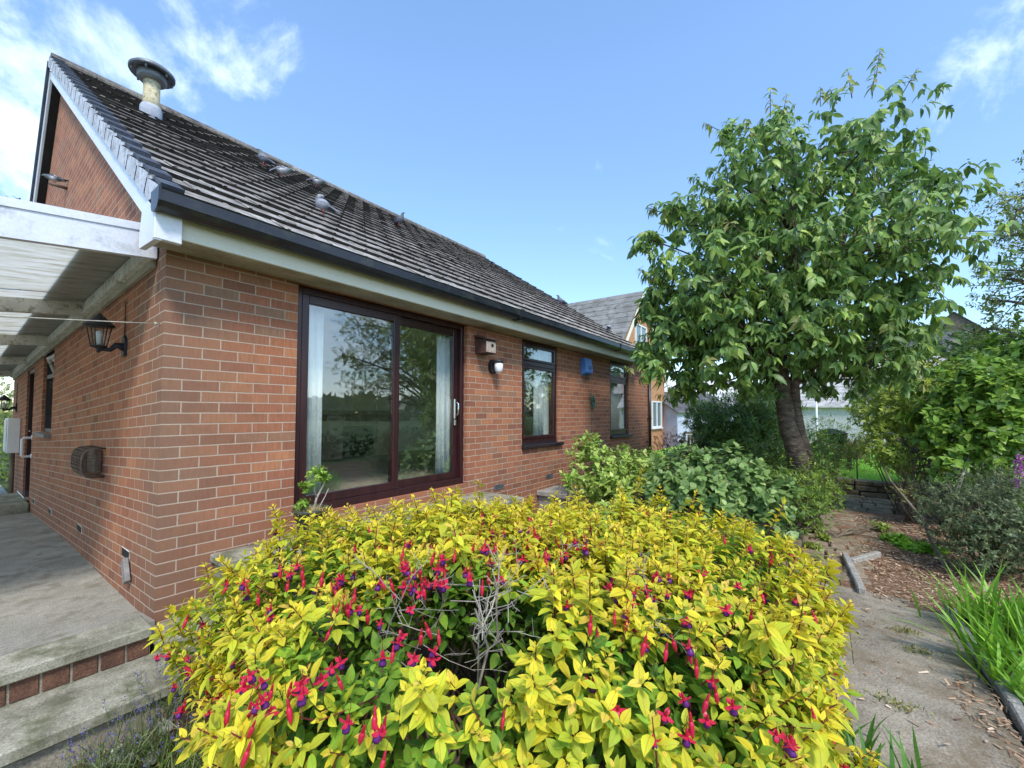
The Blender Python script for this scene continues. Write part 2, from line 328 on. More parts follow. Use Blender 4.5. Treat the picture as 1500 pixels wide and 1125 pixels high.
def sph(n):
    d = rng.normal(size=(n, 3)); return norm(d)
def rosette(tips, dirs, k, L, Wd, cols, wts, spread=1., droop=0., T=T_HI, along=.0, fold=.25, curl=.2, edge=None, jit=.12, lv=.25):
    """k leaves round each twig tip"""
    n = len(tips); dirs = norm(dirs); a = norm(np.cross(dirs, rng.normal(size=(n, 3)))); b = np.cross(dirs, a); out = []
    ph = rng.random(n)*6.28
    for i in range(k):
        an = ph+i*2.4+rng.normal(0, .25, n); side = a*np.cos(an)[:, None]+b*np.sin(an)[:, None]
        f = (i+.5)/k
        D = dirs*(1-f*.75)+side*spread*(.5+f*.7)+np.array([0,0,-1])*droop+rng.normal(0, .13, (n, 3))
        N = dirs*1.+np.array([0,0,.7])-side*.3+rng.normal(0, .2, (n, 3))
        P = tips-dirs*(along*f)[..., None] if np.ndim(along*f) else tips-dirs*along*f
        s = 1+rng.normal(0, lv, n); s = np.clip(s, .5, 1.6)
        out.append(leafbatch(P, D, N, L*s*(.6+.4*min(1, f*2+.2)), Wd*s*(.6+.4*min(1, f*2+.2)), colvar(n, cols, wts, jit), T, fold, curl, edge))
    return out
def blobpts(c, r, n, shell=.6, zmin=None, wv=1.):
    d = sph(n); rad = 1-shell*rng.random(n)**1.6; wob = 1+wv*.14*np.sin(d[:, 0]*7+c[0]*3)*np.cos(d[:, 1]*6+c[1])+.1*np.sin(d[:, 2]*11+c[2]*5)
    p = np.array(c)+d*np.array(r)*(rad*wob)[:, None]
    if zmin is not None:
        k = p[:, 2] > zmin; return p[k], d[k]
    return p, d
def shrub(name, label, cat, base, blobs, n, L, Wd, cols, wts, k=6, spread=1., droop=.1, T=T_HI, stems=7, stemmat='wood', along=.05, group=None, up=.5, edge=None, flowers=None, shell=.6, curl=.2, fold=.25, smr=.012, zmin=-.29):
    t = thing(name, label, cat, base, group); tot = sum(b[3]**2 if False else (max(b[1])**2) for b in blobs); bt = []
    allp = []
    for c, r, *_ in blobs:
        m = max(12, int(n*max(r)**2/tot)); p, d = blobpts(c, r, m, shell, zmin)
        dr = norm(d*np.array([1,1,.8])+np.array([0,0,up])+rng.normal(0, .25, d.shape)); allp.append((p, dr))
        bt += rosette(p, dr, k, L, Wd, cols, wts, spread, droop, T, along, fold, curl, edge)
    leafmesh('foliage', bt, 'leaf', t)
    P = np.concatenate([a[0] for a in allp]); DR = np.concatenate([a[1] for a in allp])
    mb = MB()
    for i in range(stems):
        q = P[rng.integers(len(P))]; b = np.array(base)+rng.normal(0, .05, 3)*[1,1,0]
        mid = (b+q)/2+rng.normal(0, .06, 3); mb.tube([b, mid, q], [smr, smr*.7, smr*.3], 5)
    for i in range(min(220, len(P)//2)):
        q = P[i*2 % len(P)]; dd = DR[i*2 % len(P)]; mb.tube([q, q-dd*along*3-np.array([0,0,along])], [.0018, .003], 3)
    mb.ob('stem', stemmat, t)
    return t, P, DR
# ------------------------------------------------------------------ ground
def poly(name, pts, mat, z=None):
    mb = MB(); mb.add([(p[0], p[1], z if z is not None else p[2]) for p in pts], [tuple(range(len(pts)))]); return struct(mb.ob(name, mat))
poly('ground', [(-400,-400,-.36),(400,-400,-.36),(400,400,-.36),(-400,400,-.36)], 'grass')
def bumpy(name, x0, x1, y0, y1, z, mat, amp=.015, st=.12, thick=0.):
    nx = int((x1-x0)/st)+1; ny = int((y1-y0)/st)+1; vs = []; ph = rng.random(6)*6
    for i in range(nx+1):
        for j in range(ny+1):
            x = x0+(x1-x0)*i/nx; y = y0+(y1-y0)*j/ny; vs.append((x, y, z+amp*(math.sin(x*3.1+ph[0])*math.cos(y*2.7+ph[1])+.6*math.sin(x*7.3+ph[2]+y*5)+.5*random.random())))
    mb = MB(); mb.add(vs, [(i*(ny+1)+j, (i+1)*(ny+1)+j, (i+1)*(ny+1)+j+1, i*(ny+1)+j+1) for i in range(nx) for j in range(ny)], 0, True)
    return struct(mb.ob(name, mat))
bumpy('garden_bed', -3, 10.4, -9, -.02, -.325, 'soil', .012)
bumpy('bark_mulch', 4.2, 8.6, -5.3, -3.55, -.305, 'chipbase', .01)
# flag path (one sheet of big slabs with open joints)
mb = MB()
xs = [-1.6, -.55, .35, 1.1, 2.05, 2.85, 3.6, 4.42]
for i in range(len(xs)-1):
    ys = [-4.22, -3.45-.12*(i % 2), -2.75, -2.0] if i > 2 else [-4.22, -3.3, -2.5]
    for j in range(len(ys)-1):
        d = [random.uniform(-.004, .004) for _ in range(4)]; z = -.3+random.uniform(-.0015, .0015)
        mb.bbox(xs[i]+.003+d[0]*.5, xs[i+1]-.003+d[1]*.5, ys[j]+.003+d[2]*.5, ys[j+1]-.003+d[3]*.5, -.36, z, .005)
struct(mb.ob('path', 'flag'))
mb = MB(); mb.box(-1.6, 4.41, -4.21, -2.1, -.35, -.306); struct(mb.ob('path_bedding', 'mortar'))
mb = MB(); x = 4.45
while x < 10.3:                                        # rough setts leading to the low wall
    wx = random.uniform(.14, .24); y = -3.02-.05*(x-4.4)*0; y1 = -3.68-(.1*(x-4.4) if x < 7 else .26+.12*(x-7)) ; yy = -3.0+random.uniform(-.08, .05)-(.06*(x-4.4))
    while yy > y1:
        wy = random.uniform(.16, .42); z = -.298+random.uniform(-.012, .012)
        m = Matrix.Translation((x+wx/2, yy-wy/2, 0))@Matrix.Rotation(random.uniform(-.09, .09), 4, 'Z')
        mb.bbox(-wx/2+.012, wx/2-.012, -wy/2+.012, wy/2-.012, -.36, z, .012, 0, m); yy -= wy
    x += wx
struct(mb.ob('sett_path', 'sett'))
# upper lawn terrace behind the low wall
mb = MB(); mb.box(10.75, 26, -11, 1.5, -.35, -.04); struct(mb.ob('lawn', 'lawn'))
n = 14000; P = np.stack([rng.uniform(10.8, 17, n), rng.uniform(-7, -2, n), np.full(n, -.04)], 1)
o = leafmesh('lawn_grass', [leafbatch(P, rng.normal(0, .35, (n, 3))+[0,0,1], rng.normal(size=(n, 3)), rng.uniform(.03, .07, n), .008, colvar(n, [srgb(120,172,52), srgb(150,196,78), srgb(100,146,44)], [3,2,2]), T_FLAT, 0, .2)], 'leaf'); tag(o, kind='stuff')
# concrete drive beside the gable wall
mb = MB(); prof = [(-.02, .03), (.35, -.015), (1.2, -.03), (2.7, -.035), (3.7, -.06), (5., -.12), (6.3, -.18), (8.5, -.27), (14, -.33)]
vs = []
for x in (-4.5, 0.):
    for y, z in prof: vs.append((x, y, z+.015*(-x)*0))
for x in (-4.5, 0.):
    for y, z in prof: vs.append((x, y, z-.5))
k = len(prof)
mb.add(vs, [(i, k+i, k+i+1, i+1) for i in range(k-1)]+[(0, 2*k, 3*k, k)]); struct(mb.ob('driveway', 'tarmac'))
# steps down from the drive
st = thing('garden_steps', 'two worn concrete steps with a brick riser at the corner of the bungalow', 'steps', (-.6, -.3, -.3))
mb = MB(); mb.bbox(-4.5, -.05, -.19, .06, .0, .062, .008); mb.ob('coping', 'concrete', st)
mb = MB(); x = -.06
mbm = MB(); mbm.box(-4.5, -.055, -.155, .0, -.115, .0); mbm.ob('riser_mortar', 'mortar', st)
b = MB()
while x > -4.4: b.bbox(x-.102, x, -.163, -.06, -.108, -.003, .004); x -= .113
b.ob('brick_riser', 'riser', st)
mb = MB(); mb.bbox(-4.5, -.0, -.60, -.15, -.175, -.112, .008); mb.ob('tread', 'concrete', st)
mb = MB(); mb.box(-4.5, -.02, -.56, -.14, -.36, -.176); mb.ob('step_base', 'mortar', st)
mb = MB(); mb.bbox(-.04, .5, -.3, -.002, -.06, -.005, .008); mb.bbox(-.02, .56, -.34, -.004, -.36, -.065, .006)
tag(mb.ob('foot_slab', 'concrete'), 'grey concrete slab along the foot of the wall by the corner', 'slab')
mb = MB(); mb.bbox(.3, 3.3, -.62, -.003, .31, .365, .008); mb.bbox(.33, 3.27, -.58, -.006, -.36, .309, .006)
tag(mb.ob('door_step', 'concrete'), 'raised stone doorstep below the big patio door', 'step')
mb = MB(); mb.bbox(4.55, 5.15, -.5, -.003, .12, .19, .008); mb.bbox(4.6, 5.1, -.45, -.006, -.36, .119, .006)
tag(mb.ob('stone_block', 'kerb'), 'squat stone block against the wall under the first casement window', 'block')
# ------------------------------------------------------------------ house
H = thing('brick_house', 'red brick bungalow with steep grey tiled roof and wide patio door', 'house', (0,0,0))
def wall(axis, const, us, vs, holes, depth, flip=1):
    mb = MB()
    def P(u, v, d):
        return (u, const+d, v) if axis == 'x' else (const+d, u, v)
    nu, nv = len(us)-1, len(vs)-1
    solid = lambda i, j: 0 <= i < nu and 0 <= j < nv and not any(h[0]-1e-6 <= us[i] and us[i+1] <= h[1]+1e-6 and h[2]-1e-6 <= vs[j] and vs[j+1] <= h[3]+1e-6 for h in holes)
    for i in range(nu):
        for j in range(nv):
            if not solid(i, j): continue
            u0, u1, v0, v1 = us[i], us[i+1], vs[j], vs[j+1]
            mb.add([P(u0,v0,0),P(u1,v0,0),P(u1,v1,0),P(u0,v1,0)], [(0,1,2,3)]); mb.add([P(u0,v0,depth),P(u1,v0,depth),P(u1,v1,depth),P(u0,v1,depth)], [(3,2,1,0)])
            for (di, dj, a, b2) in ((-1,0,(u0,v0),(u0,v1)),(1,0,(u1,v0),(u1,v1)),(0,-1,(u0,v0),(u1,v0)),(0,1,(u0,v1),(u1,v1))):
                if not solid(i+di, j+dj): mb.add([P(*a,0),P(*b2,0),P(*b2,depth),P(*a,depth)], [(0,1,2,3)])
    return mb
HD = (.888, 2.985, .50, 2.43); HW1 = (4.165, 5.215, .86, 2.43); HW2 = (7.33, 8.37, .86, 2.43)
wall('x', 0., [0,.888,2.985,4.165,5.215,7.33,8.37,9.7], [-.4,.5,.86,2.43,2.47], [HD, HW1, HW2], .22).ob('front_wall', 'brick', H)
SW = (4.45, 5.35, 1.06, 2.17); SD = (6.3, 7.15, .02, 2.03)
w = wall('y', 0., [.221,4.45,5.35,6.3,7.15,9.25], [-.6,.02,1.06,2.03,2.17,2.47], [SW, SD], .22)
w.ob('side_wall', 'brick', H)
mb = MB(); mb.add([(9.7,0,-.4),(9.7,9.25,-.4),(9.7,9.25,2.47),(9.7,0,2.47)], [(0,1,2,3)]); mb.add([(0,9.25,-.6),(9.7,9.25,-.6),(9.7,9.25,2.47),(0,9.25,2.47)], [(0,1,2,3)]); mb.ob('rear_wall', 'brick', H)
YR, ZR, YE, ZE, XL, XR = 4.785, 6.10, -.33, 2.65, -.1, 9.0
sl = (ZR-ZE)/(YR-YE); ang = math.atan(sl); YB, ZB = 7.83, 2.6
for nm, xg in (('gable_wall', 0.), ('far_gable_wall', 8.92)):
    mb = MB(); g = [(xg, .0, 2.471), (xg, 0.05, ZE+(0.05-YE)*sl-.12), (xg, YR, ZR-.14), (xg, 7.7, 2.62), (xg, 7.72, 2.471)]
    mb.add(g, [(0,1,2,3,4)]); mb.add([(p[0]+.2, p[1], p[2]) for p in g], [(4,3,2,1,0)]); mb.ob(nm, 'brick', H)
mb = MB(); mb.box(-.06, 9.76, 7.6, 9.4, 2.47, 2.56); mb.box(8.98, 9.78, -.06, 7.6, 2.47, 2.53); mb.ob('flat_roof', 'lead', H)
# tiles: rows of overlapping interlocking tiles, each a tilted slab with its own thick lower edge
nrow = 21; Ls = math.hypot(YR-YE, ZR-ZE); g = Ls/nrow; ct, sn = math.cos(ang), math.sin(ang)
mb = MB()
def rp(s, h): return (YE+s*ct-h*sn, ZE+s*sn+h*ct)
for r in range(nrow):
    x = XL+.05-(.165 if r % 2 else 0.)
    while x < XR:
        x0 = max(x, XL+.05)+.0025; x1 = min(x+.33, XR)-.0025; x += .33
        if x1-x0 < .03: continue
        a = r*g+random.uniform(-.006, .006); b2 = (r+1)*g+.06; hl = .043+random.uniform(-.004, .004); hu = .012
        tw = random.uniform(-.003, .003)
        q = []
        for xx, tz in ((x0, tw), (x1, -tw)):
            for s_, h in ((a, hl), (a, hl-.027), (b2, hu-.022), (b2, hu)):
                y, z = rp(s_, h+tz); q.append((xx, y, z))
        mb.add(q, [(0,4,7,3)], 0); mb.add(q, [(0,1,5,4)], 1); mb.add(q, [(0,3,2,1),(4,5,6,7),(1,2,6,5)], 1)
        # interlock rib
        if x1-x0 > .2:
            rb = []
            for xx, hh in ((x0+.0, .001), (x0+.006, .008), (x0+.026, .008), (x0+.032, .001)):
                for s_, h in ((a-.001, hl), (b2-.06, hu+.028*0+.004)):
                    y, z = rp(s_, h+hh); rb.append((xx, y, z))
            mb.add(rb, [(0,1,3,2),(2,3,5,4),(4,5,7,6)], 0)
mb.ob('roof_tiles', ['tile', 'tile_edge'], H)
mb = MB(); a = [rp(0.05, -.03), rp(Ls, -.03)]
mb.add([(XL+.06, a[0][0], a[0][1]), (XR-.04, a[0][0], a[0][1]), (XR-.04, a[1][0], a[1][1]), (XL+.06, a[1][0], a[1][1])], [(0,1,2,3)]); mb.ob('roof_underlay', 'black', H)
mb = MB(); mb.add([(XL, YR, ZR), (XR, YR, ZR), (XR, YB, ZB), (XL, YB, ZB), (XL, YR, ZR-.12), (XR, YR, ZR-.12), (XR, YB-.06, ZB-.12), (XL, YB-.06, ZB-.12)], [(0,1,2,3),(7,6,5,4),(0,3,7,4),(1,5,6,2),(3,2,6,7)]); mb.ob('rear_roof', 'tile', H)
mb = MB(); x = XL-.02
while x < XR:
    pr = [(YR+.13*math.cos(t), ZR-.035+.115*math.sin(t)+random.uniform(-.002, .002)) for t in np.linspace(-.35, math.pi+.35, 9)]
    mb.prism(pr, x, min(x+.44, XR+.02), 0); x += .446
mb.ob('ridge_tiles', 'tile', H)
# verge units stepping up the gable edge
for r in range(nrow):
    a0, a1 = r*g-.012, (r+1)*g+.01
    mb = MB(); q = []
    for xx in (XL-.035, XL+.0):
        for s_, h in ((a0, .045), (a1, .012), (a1, -.1), (a0, -.088)):
            y, z = rp(s_, h); q.append((xx, y, z))
    mb.add(q, [(0,1,2,3),(7,6,5,4),(0,4,5,1),(1,5,6,2),(2,6,7,3),(3,7,4,0)], 0)
    q = []
    for xx in (XL-.034, XL+.085):
        for s_, h in ((a0-.004, .072), (a0+.17, .062), (a0+.17, .046), (a0-.004, .046)):
            y, z = rp(s_, h); q.append((xx, y, z))
    mb.add(q, [(0,1,2,3),(7,6,5,4),(0,4,5,1),(1,5,6,2),(2,6,7,3),(3,7,4,0)], 1)
    q = []
    for xx in (XL-.034, XL+.085):
        for s_, h in ((a0+.171, .058), (a1-.01, .03), (a1-.01, .012), (a0+.171, .04)):
            y, z = rp(s_, h); q.append((xx, y, z))
    mb.add(q, [(0,1,2,3),(7,6,5,4),(0,4,5,1),(1,5,6,2),(2,6,7,3),(3,7,4,0)], 0)
    mb.ob('verge_tile', ['verge', 'verge_cap'], H)
def board(y0, z0, y1, z1, h, x0, x1, off):
    mb = MB(); d = Vector((0, y1-y0, z1-z0)).normalized(); nn = Vector((0, -d.z, d.y))
    if nn.z < 0: nn = -nn
    q = []
    for xx in (x0, x1):
        for (yy, zz), o2 in (((y0,z0), -off), ((y1,z1), -off), ((y1,z1), -off-h), ((y0,z0), -off-h)):
            q.append((xx, yy+nn.y*o2, zz+nn.z*o2))
    mb.add(q, [(0,1,2,3),(7,6,5,4),(0,4,5,1),(1,5,6,2),(2,6,7,3),(3,7,4,0)]); return mb
board(YE+.02, ZE+.01, YR-.08, ZR-.05, .13, XL-.012, XL+.012, .095).ob('bargeboard', 'white', H)
board(YE+.1, ZE+.05, YR-.08, ZR-.05, .012, XL+.013, -.001, .21).ob('verge_soffit', 'white', H)
board(YR+.1, ZR-.1, YB, ZB, .15, XL-.012, XL+.012, .0).ob('bargeboard', 'white', H)
board(YR+.05, ZR-.02, YB+.04, ZB+.02, .09, XL-.04, XL-.013, -.06).ob('rear_verge', 'verge_cap', H)
board(YR+.1, ZR-.1, YB, ZB, .012, XL+.013, -.001, .16).ob('verge_soffit', 'black', H)
# eaves
mb = MB(); mb.bbox(-.13, 8.5, -.262, -.24, 2.435, 2.62, .004); mb.ob('fascia', 'cream', H)
mb = MB(); mb.prism([(-.30, 2.385), (.03, 2.40), (.03, 2.50), (-.02, 2.66), (-.26, 2.66), (-.30, 2.60)], -.135, -.10, 0); mb.bbox(-.138, .0, -.305, -.263, 2.39, 2.62, .004); mb.ob('box_end', 'white', H)
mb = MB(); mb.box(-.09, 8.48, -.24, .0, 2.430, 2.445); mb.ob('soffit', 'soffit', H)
mb = MB()                                             # gutter: deep square-ish ogee channel
pr = [(-.265, 2.665), (-.268, 2.585), (-.285, 2.555), (-.345, 2.545), (-.385, 2.56), (-.405, 2.59), (-.405, 2.655), (-.412, 2.665), (-.398, 2.668), (-.396, 2.60), (-.38, 2.572), (-.345, 2.557), (-.29, 2.567), (-.278, 2.59), (-.276, 2.665)]
mb.prism(pr, -.14, 8.45, 0)
mb.prism([(-.262, 2.67), (-.266, 2.58), (-.283, 2.548), (-.345, 2.538), (-.388, 2.552), (-.41, 2.585), (-.414, 2.67)], -.150, -.136, 0); mb.prism([(-.262, 2.67), (-.266, 2.58), (-.283, 2.548), (-.345, 2.538), (-.388, 2.552), (-.41, 2.585), (-.414, 2.67)], 8.44, 8.46, 0)
gt = mb.ob('gutter', 'gutter', H)
for x in (3.55, 6.9):
    mb = MB(); mb.prism([(-.264, 2.672), (-.262, 2.58), (-.28, 2.543), (-.345, 2.533), (-.392, 2.548), (-.415, 2.583), (-.418, 2.672)], x, x+.07, 0); mb.ob('union_bracket', 'gutter', gt)
mb = MB(); mb.tube([(9.66,-.05,2.45),(9.66,-.05,-.3)], .034, 12)
for z in (2.2, 1.2, .3): mb.bbox(9.61, 9.71, -.09, -.002, z, z+.03, .003)
mb.ob('downpipe', 'gutter', H)
# patio door
def frame(x0, x1, z0, z1, w, y0, y1, mb=None, ws=None):
    mb = mb or MB(); l, r, b2, t = ws or (w, w, w, w)
    mb.bbox(x0, x0+l, y0, y1, z0, z1, .004); mb.bbox(x1-r, x1, y0, y1, z0, z1, .004)
    mb.bbox(x0+l+.0005, x1-r-.0005, y0+.002, y1-.002, z0, z0+b2, .004); mb.bbox(x0+l+.0005, x1-r-.0005, y0+.002, y1-.002, z1-t, z1, .004); return mb
D_ = MB(); frame(.893, 2.98, .50, 2.425, .055, .045, .115, D_, (.055,.055,.07,.06))
pd = D_.ob('patio_door', 'frame', H)
frame(.95, 1.995, .572, 2.363, .07, .05, .095, None, (.065,.075,.075,.075)).ob('fixed_sash', 'frame', pd)
frame(1.93, 2.922, .572, 2.363, .07, .098, .14, None, (.075,.075,.075,.085)).ob('sliding_sash', 'frame', pd)
mb = MB(); mb.box(1.016, 1.919, .07, .078, .648, 2.287); mb.ob('pane', 'glass', pd)
mb = MB(); mb.box(2.006, 2.846, .117, .125, .648, 2.277); mb.ob('pane', 'glass', pd)
mb = MB(); mb.bbox(2.855, 2.88, .075, .097, 1.28, 1.52, .004); mb.tube([(2.868,.06,1.48),(2.868,.03,1.46),(2.868,.03,1.34),(2.868,.06,1.32)], .009, 8); mb.bbox(2.852, 2.884, .068, .09, 1.2, 1.27, .004); mb.ob('handle', 'chrome', pd)
def casement(h, tz, nm='window'):
    x0, x1, z0, z1 = h; fr = frame(x0+.004, x1-.004, z0+.05, z1-.004, .055, .03, .1)
    fr.bbox(x0+.06, x1-.06, .032, .098, tz-.035, tz+.035, .004)
    wn = fr.ob(nm, 'frame', H)
    frame(x0+.058, x1-.058, z0+.107, tz-.037, .045, .022, .075).ob('sash', 'frame', wn)
    frame(x0+.058, x1-.058, tz+.037, z1-.062, .035, .018, .075).ob('top_sash', 'frame', wn)
    mb = MB(); mb.box(x0+.1, x1-.1, .045, .052, z0+.15, tz-.08); mb.ob('pane', 'glass', wn)
    mb = MB(); mb.box(x0+.09, x1-.09, .045, .052, tz+.07, z1-.095); mb.ob('pane', 'glass', wn)
    mb = MB(); mb.bbox(x0-.005, x1+.1, -.055, .1, z0-.03, z0+.022, .006); mb.bbox(x0+.004, x1-.004, .02, .1, z0+.0225, z0+.0495, .003); mb.ob('sill', 'frame_dark', wn)
    return wn
casement(HW1, 2.09); casement(HW2, 2.06)
# side window with a small hopper light standing ajar, side door, rail, meter box
y0, y1, z0, z1 = SW
mb = MB()
def sidebox(mb, ya, yb, za, zb, xa, xb, m=None): mb.bbox(xa, xb, ya, yb, za, zb, .004, 0, m)
for a in ((y0, y0+.055, z0, z1), (y1-.055, y1, z0, z1), (y0+.056, y1-.056, z0, z0+.055), (y0+.056, y1-.056, z1-.055, z1), (y0+.056, y1-.056, 1.80, 1.86)): sidebox(mb, *a, .03, .1)
wn = mb.ob('window', 'frame_dark', H)
mb = MB(); mb.box(.06, .066, y0+.06, y1-.06, z0+.06, 1.795); mb.ob('pane', 'glass', wn)
Rm = Matrix.Translation((.03, 0, z1-.06))@Matrix.Rotation(-.33, 4, 'Y')
mb = MB()
for a in ((y0+.06, y0+.1, -.26, 0), (y1-.1, y1-.06, -.26, 0), (y0+.101, y1-.101, -.26, -.22), (y0+.101, y1-.101, -.04, 0)): sidebox(mb, *a, -.02, .01, Rm)
hp = mb.ob('hopper_light', 'joist', wn); mb = MB(); mb.box(-.006, 0, y0+.1, y1-.1, -.22, -.04, 0, Rm); mb.ob('pane', 'glass', hp)
mb = MB(); mb.bbox(-.07, .1, y0-.04, y1+.04, z0-.05, z0-.002, .006); mb.ob('sill', 'lead', wn)
y0, y1, z0, z1 = SD; mb = MB(); mb.bbox(.09, .14, y0+.01, y1-.01, z0+.04, z1-.01, .004)
for a in ((y0+.005, y0+.06), (y1-.06, y1-.005)): sidebox(mb, *a, z0+.02, z1-.07, .02, .085)
sidebox(mb, y0+.005, y1-.005, z1-.068, z1-.004, .018, .085)
for za, zb in ((.2,.9),(1.05,1.85)): mb.bbox(.082, .092, y0+.2, y1-.2, za, zb, .003)
dr = mb.ob('side_door', 'frame', H); mb = MB(); mb.bbox(-.06, .08, y0-.03, y1+.03, z0-.03, z0+.018, .004); mb.ob('door_sill', 'chrome', dr)
mb = MB(); mb.tube([(.08,6.98,1.02),(.03,6.98,1.02),(.03,6.87,1.02)], .009, 8); mb.ob('handle', 'chrome', dr)
mb = MB(); a = HX(44, 640, -.0); b2 = HX(44, 667, 0.)
mb.tube([(-.002,6.2,a[2]),(-.09,6.2,a[2]),(-.105,6.2,a[2]-.02),(-.105,6.2,b2[2]+.02),(-.09,6.2,b2[2]),(-.002,6.2,b2[2])], .018, 10)
for z in (a[2], b2[2]): mb.lathe([(.0,0),(.04,0),(.04,.01),(.02,.014)], (-.001,6.2,z), 14, 0, (-1,0,0))
mb.ob('grab_rail', 'white', H)
mb = MB(); mb.bbox(-.16, -.002, 7.75, 8.2, .62, 1.22, .012); mt = mb.ob('meter_box', 'white', H)
mb = MB(); mb.bbox(-.172, -.161, 7.78, 8.17, .65, 1.19, .004); mb.ob('box_door', 'white', mt)
mb = MB(); mb.tube([(-.07,8.0,.62),(-.07,8.0,-.25)], .035, 10); mb.ob('meter_pipe', 'wood', mt)
mb = MB(); mb.bbox(-1.1, -.01, 6.1, 7.4, -.3, -.02, .02); tag(mb.ob('door_step_block', 'concrete'), 'plain concrete block step below the brown side door', 'step')
# air bricks
def airbrick(c, axis, mat='steel', tilt=0.):
    mb = MB(); m = Matrix.Translation(c)@(Matrix.Rotation(math.pi/2, 4, 'Z') if axis == 'y' else Matrix.Identity(4))@Matrix.Rotation(tilt, 4, 'Y')
    for a in ((-.105,.105,-.006,.0005,-.034,-.024),(-.105,.105,-.006,.0005,.024,.034),(-.105,-.095,-.006,.0005,-.024,.024),(.095,.105,-.006,.0005,-.024,.024)): mb.bbox(*a, .001, 0, m)
    for i in range(9): mb.bbox(-.088+i*.021, -.088+i*.021+.009, -.005, .0005, -.023, .023, .001, 0, m)
    mb.box(-.1, .1, -.001, .0012, -.03, .03, 1, m); mb.ob('air_brick', [mat, 'black'], H)
for x, z in ((3.63,.375),(4.93,.362),(8.6,.34)): airbrick((x,-.002,z), 'x')
m90 = -.001
for y, z in ((.72,.3),(2.43,.2),(4.26,.105),(5.75,.04)): airbrick((-.002,y,z), 'y', 'joist')
mb = MB(); m = Matrix.Translation(tuple(HX(185, 836, -.02)))@Matrix.Rotation(-.55, 4, 'X'); mb.bbox(-.02, .012, -.035, .035, -.085, .085, .004, 0, m)
tag(mb.ob('vent_cover', 'lead'), 'loose grey vent cover hanging askew on the gable wall near the drive', 'vent cover')
# flue
fl = MB(); fc = Vector((.60, 3.17, 5.02)); fl.tube([fc+Vector((0,0,-.15)), fc+Vector((.0,0,.47))], .085, 22); fo = fl.ob('flue', 'flue', H)
mb = MB(); mb.lathe([(.086,-.2),(.112,-.2),(.112,.1),(.1,.13),(.086,.13)], fc, 22); mb.ob('flue_collar', 'flue_grey', fo)
mb = MB(); t0 = fc+Vector((0,0,.47)); mb.lathe([(.001,-.02),(.13,-.02),(.15,0),(.15,.075),(.135,.09),(.001,.09)], t0, 30)
mb.lathe([(.001,.085),(.18,.088),(.225,.065),(.232,.078),(.232,.1),(.21,.122),(.12,.16),(.001,.165)], t0, 36)
for i in range(6):
    a = i*math.pi/3; p = t0+Vector((.2*math.cos(a), .2*math.sin(a), .03)); mb.tube([p, p+Vector((0,0,.07))], .012, 6)
mb.ob('cowl', 'cowl', fo)
# interior of the room behind the patio door
mb = MB(); mb.box(.23, 5.9, .23, 3.4, .40, .55); mb.ob('room_floor', 'carpet', H)
for a_ in ((.23,5.9,3.4,3.5),(.222,.23,.23,3.4),(5.9,6.0,.23,3.4),(3.02,4.1,.224,.235)): mb = MB(); mb.box(*a_, .55, 2.46); mb.ob('room_wall', 'cream_wall', H)
mb = MB(); mb.box(.23, 9.6, .23, 4.7, 2.462, 2.469); mb.ob('ceiling', 'cream_wall', H)
mb = MB(); mb.box(6.0, 9.6, .23, 4.6, .40, .55); mb.box(6.0, 9.6, 4.5, 4.6, .55, 2.46); mb.ob('back_room', 'cream_wall', H)
fp = thing('fireplace', 'pale stone fireplace on the far wall seen through the patio door', 'fireplace', (2.5,4.4,.55))
mb = MB(); mb.bbox(3.0, 3.3, 3.1, 3.39, .55, 1.3, .01); mb.bbox(4.0, 4.3, 3.1, 3.39, .55, 1.3, .01); mb.bbox(2.9, 4.4, 3.02, 3.39, 1.301, 1.38, .01); mb.bbox(3.301, 3.999, 3.12, 3.39, 1.1, 1.299, .01); mb.ob('surround', 'fire', fp)
mb = MB(); mb.bbox(3.301, 3.999, 3.2, 3.39, .55, 1.099, .004); mb.ob('firebox', 'black', fp)
def curtain(label, x0, x1, y, z0, z1, folds, group=None):
    mb = MB(); n = folds*8; vs = []
    for z, am in ((z0, 1.), ((z0+z1)/2, .8), (z1, .7)):
        for i in range(n+1):
            t = i/n; vs.append((x0+(x1-x0)*t, y+.016*am*math.sin(t*folds*6.283)+.008*math.sin(t*31), z))
    for z in (0,): pass
    fs = [(k*(n+1)+i, k*(n+1)+i+1, (k+1)*(n+1)+i+1, (k+1)*(n+1)+i) for k in range(2) for i in range(n)]
    mb.add(vs, fs, 0, True); o = mb.ob('curtain', 'curtain'); s_ = o.modifiers.new('cloth', 'SOLIDIFY'); s_.thickness = .004
    return tag(o, label, 'curtain', group)
curtain('white curtain bunched at the left edge of the patio door', 1.07, 1.22, .185, .6, 2.3, 3)
curtain('pale curtain at the right edge of the sliding door pane', 2.66, 2.95, .185, .6, 2.3, 4)
curtain('white curtain in the casement window nearest the patio door', 4.74, 5.0, .165, .95, 2.38, 4)
mb = MB(); mb.box(5.03, 5.2, .165, .175, .95, 2.38); tag(mb.ob('blind', 'curtain'), 'flat pale blind at the right of the nearer casement window', 'blind')
curtain('pale net curtain filling the far casement window', 7.78, 8.33, .165, .95, 2.38, 9)
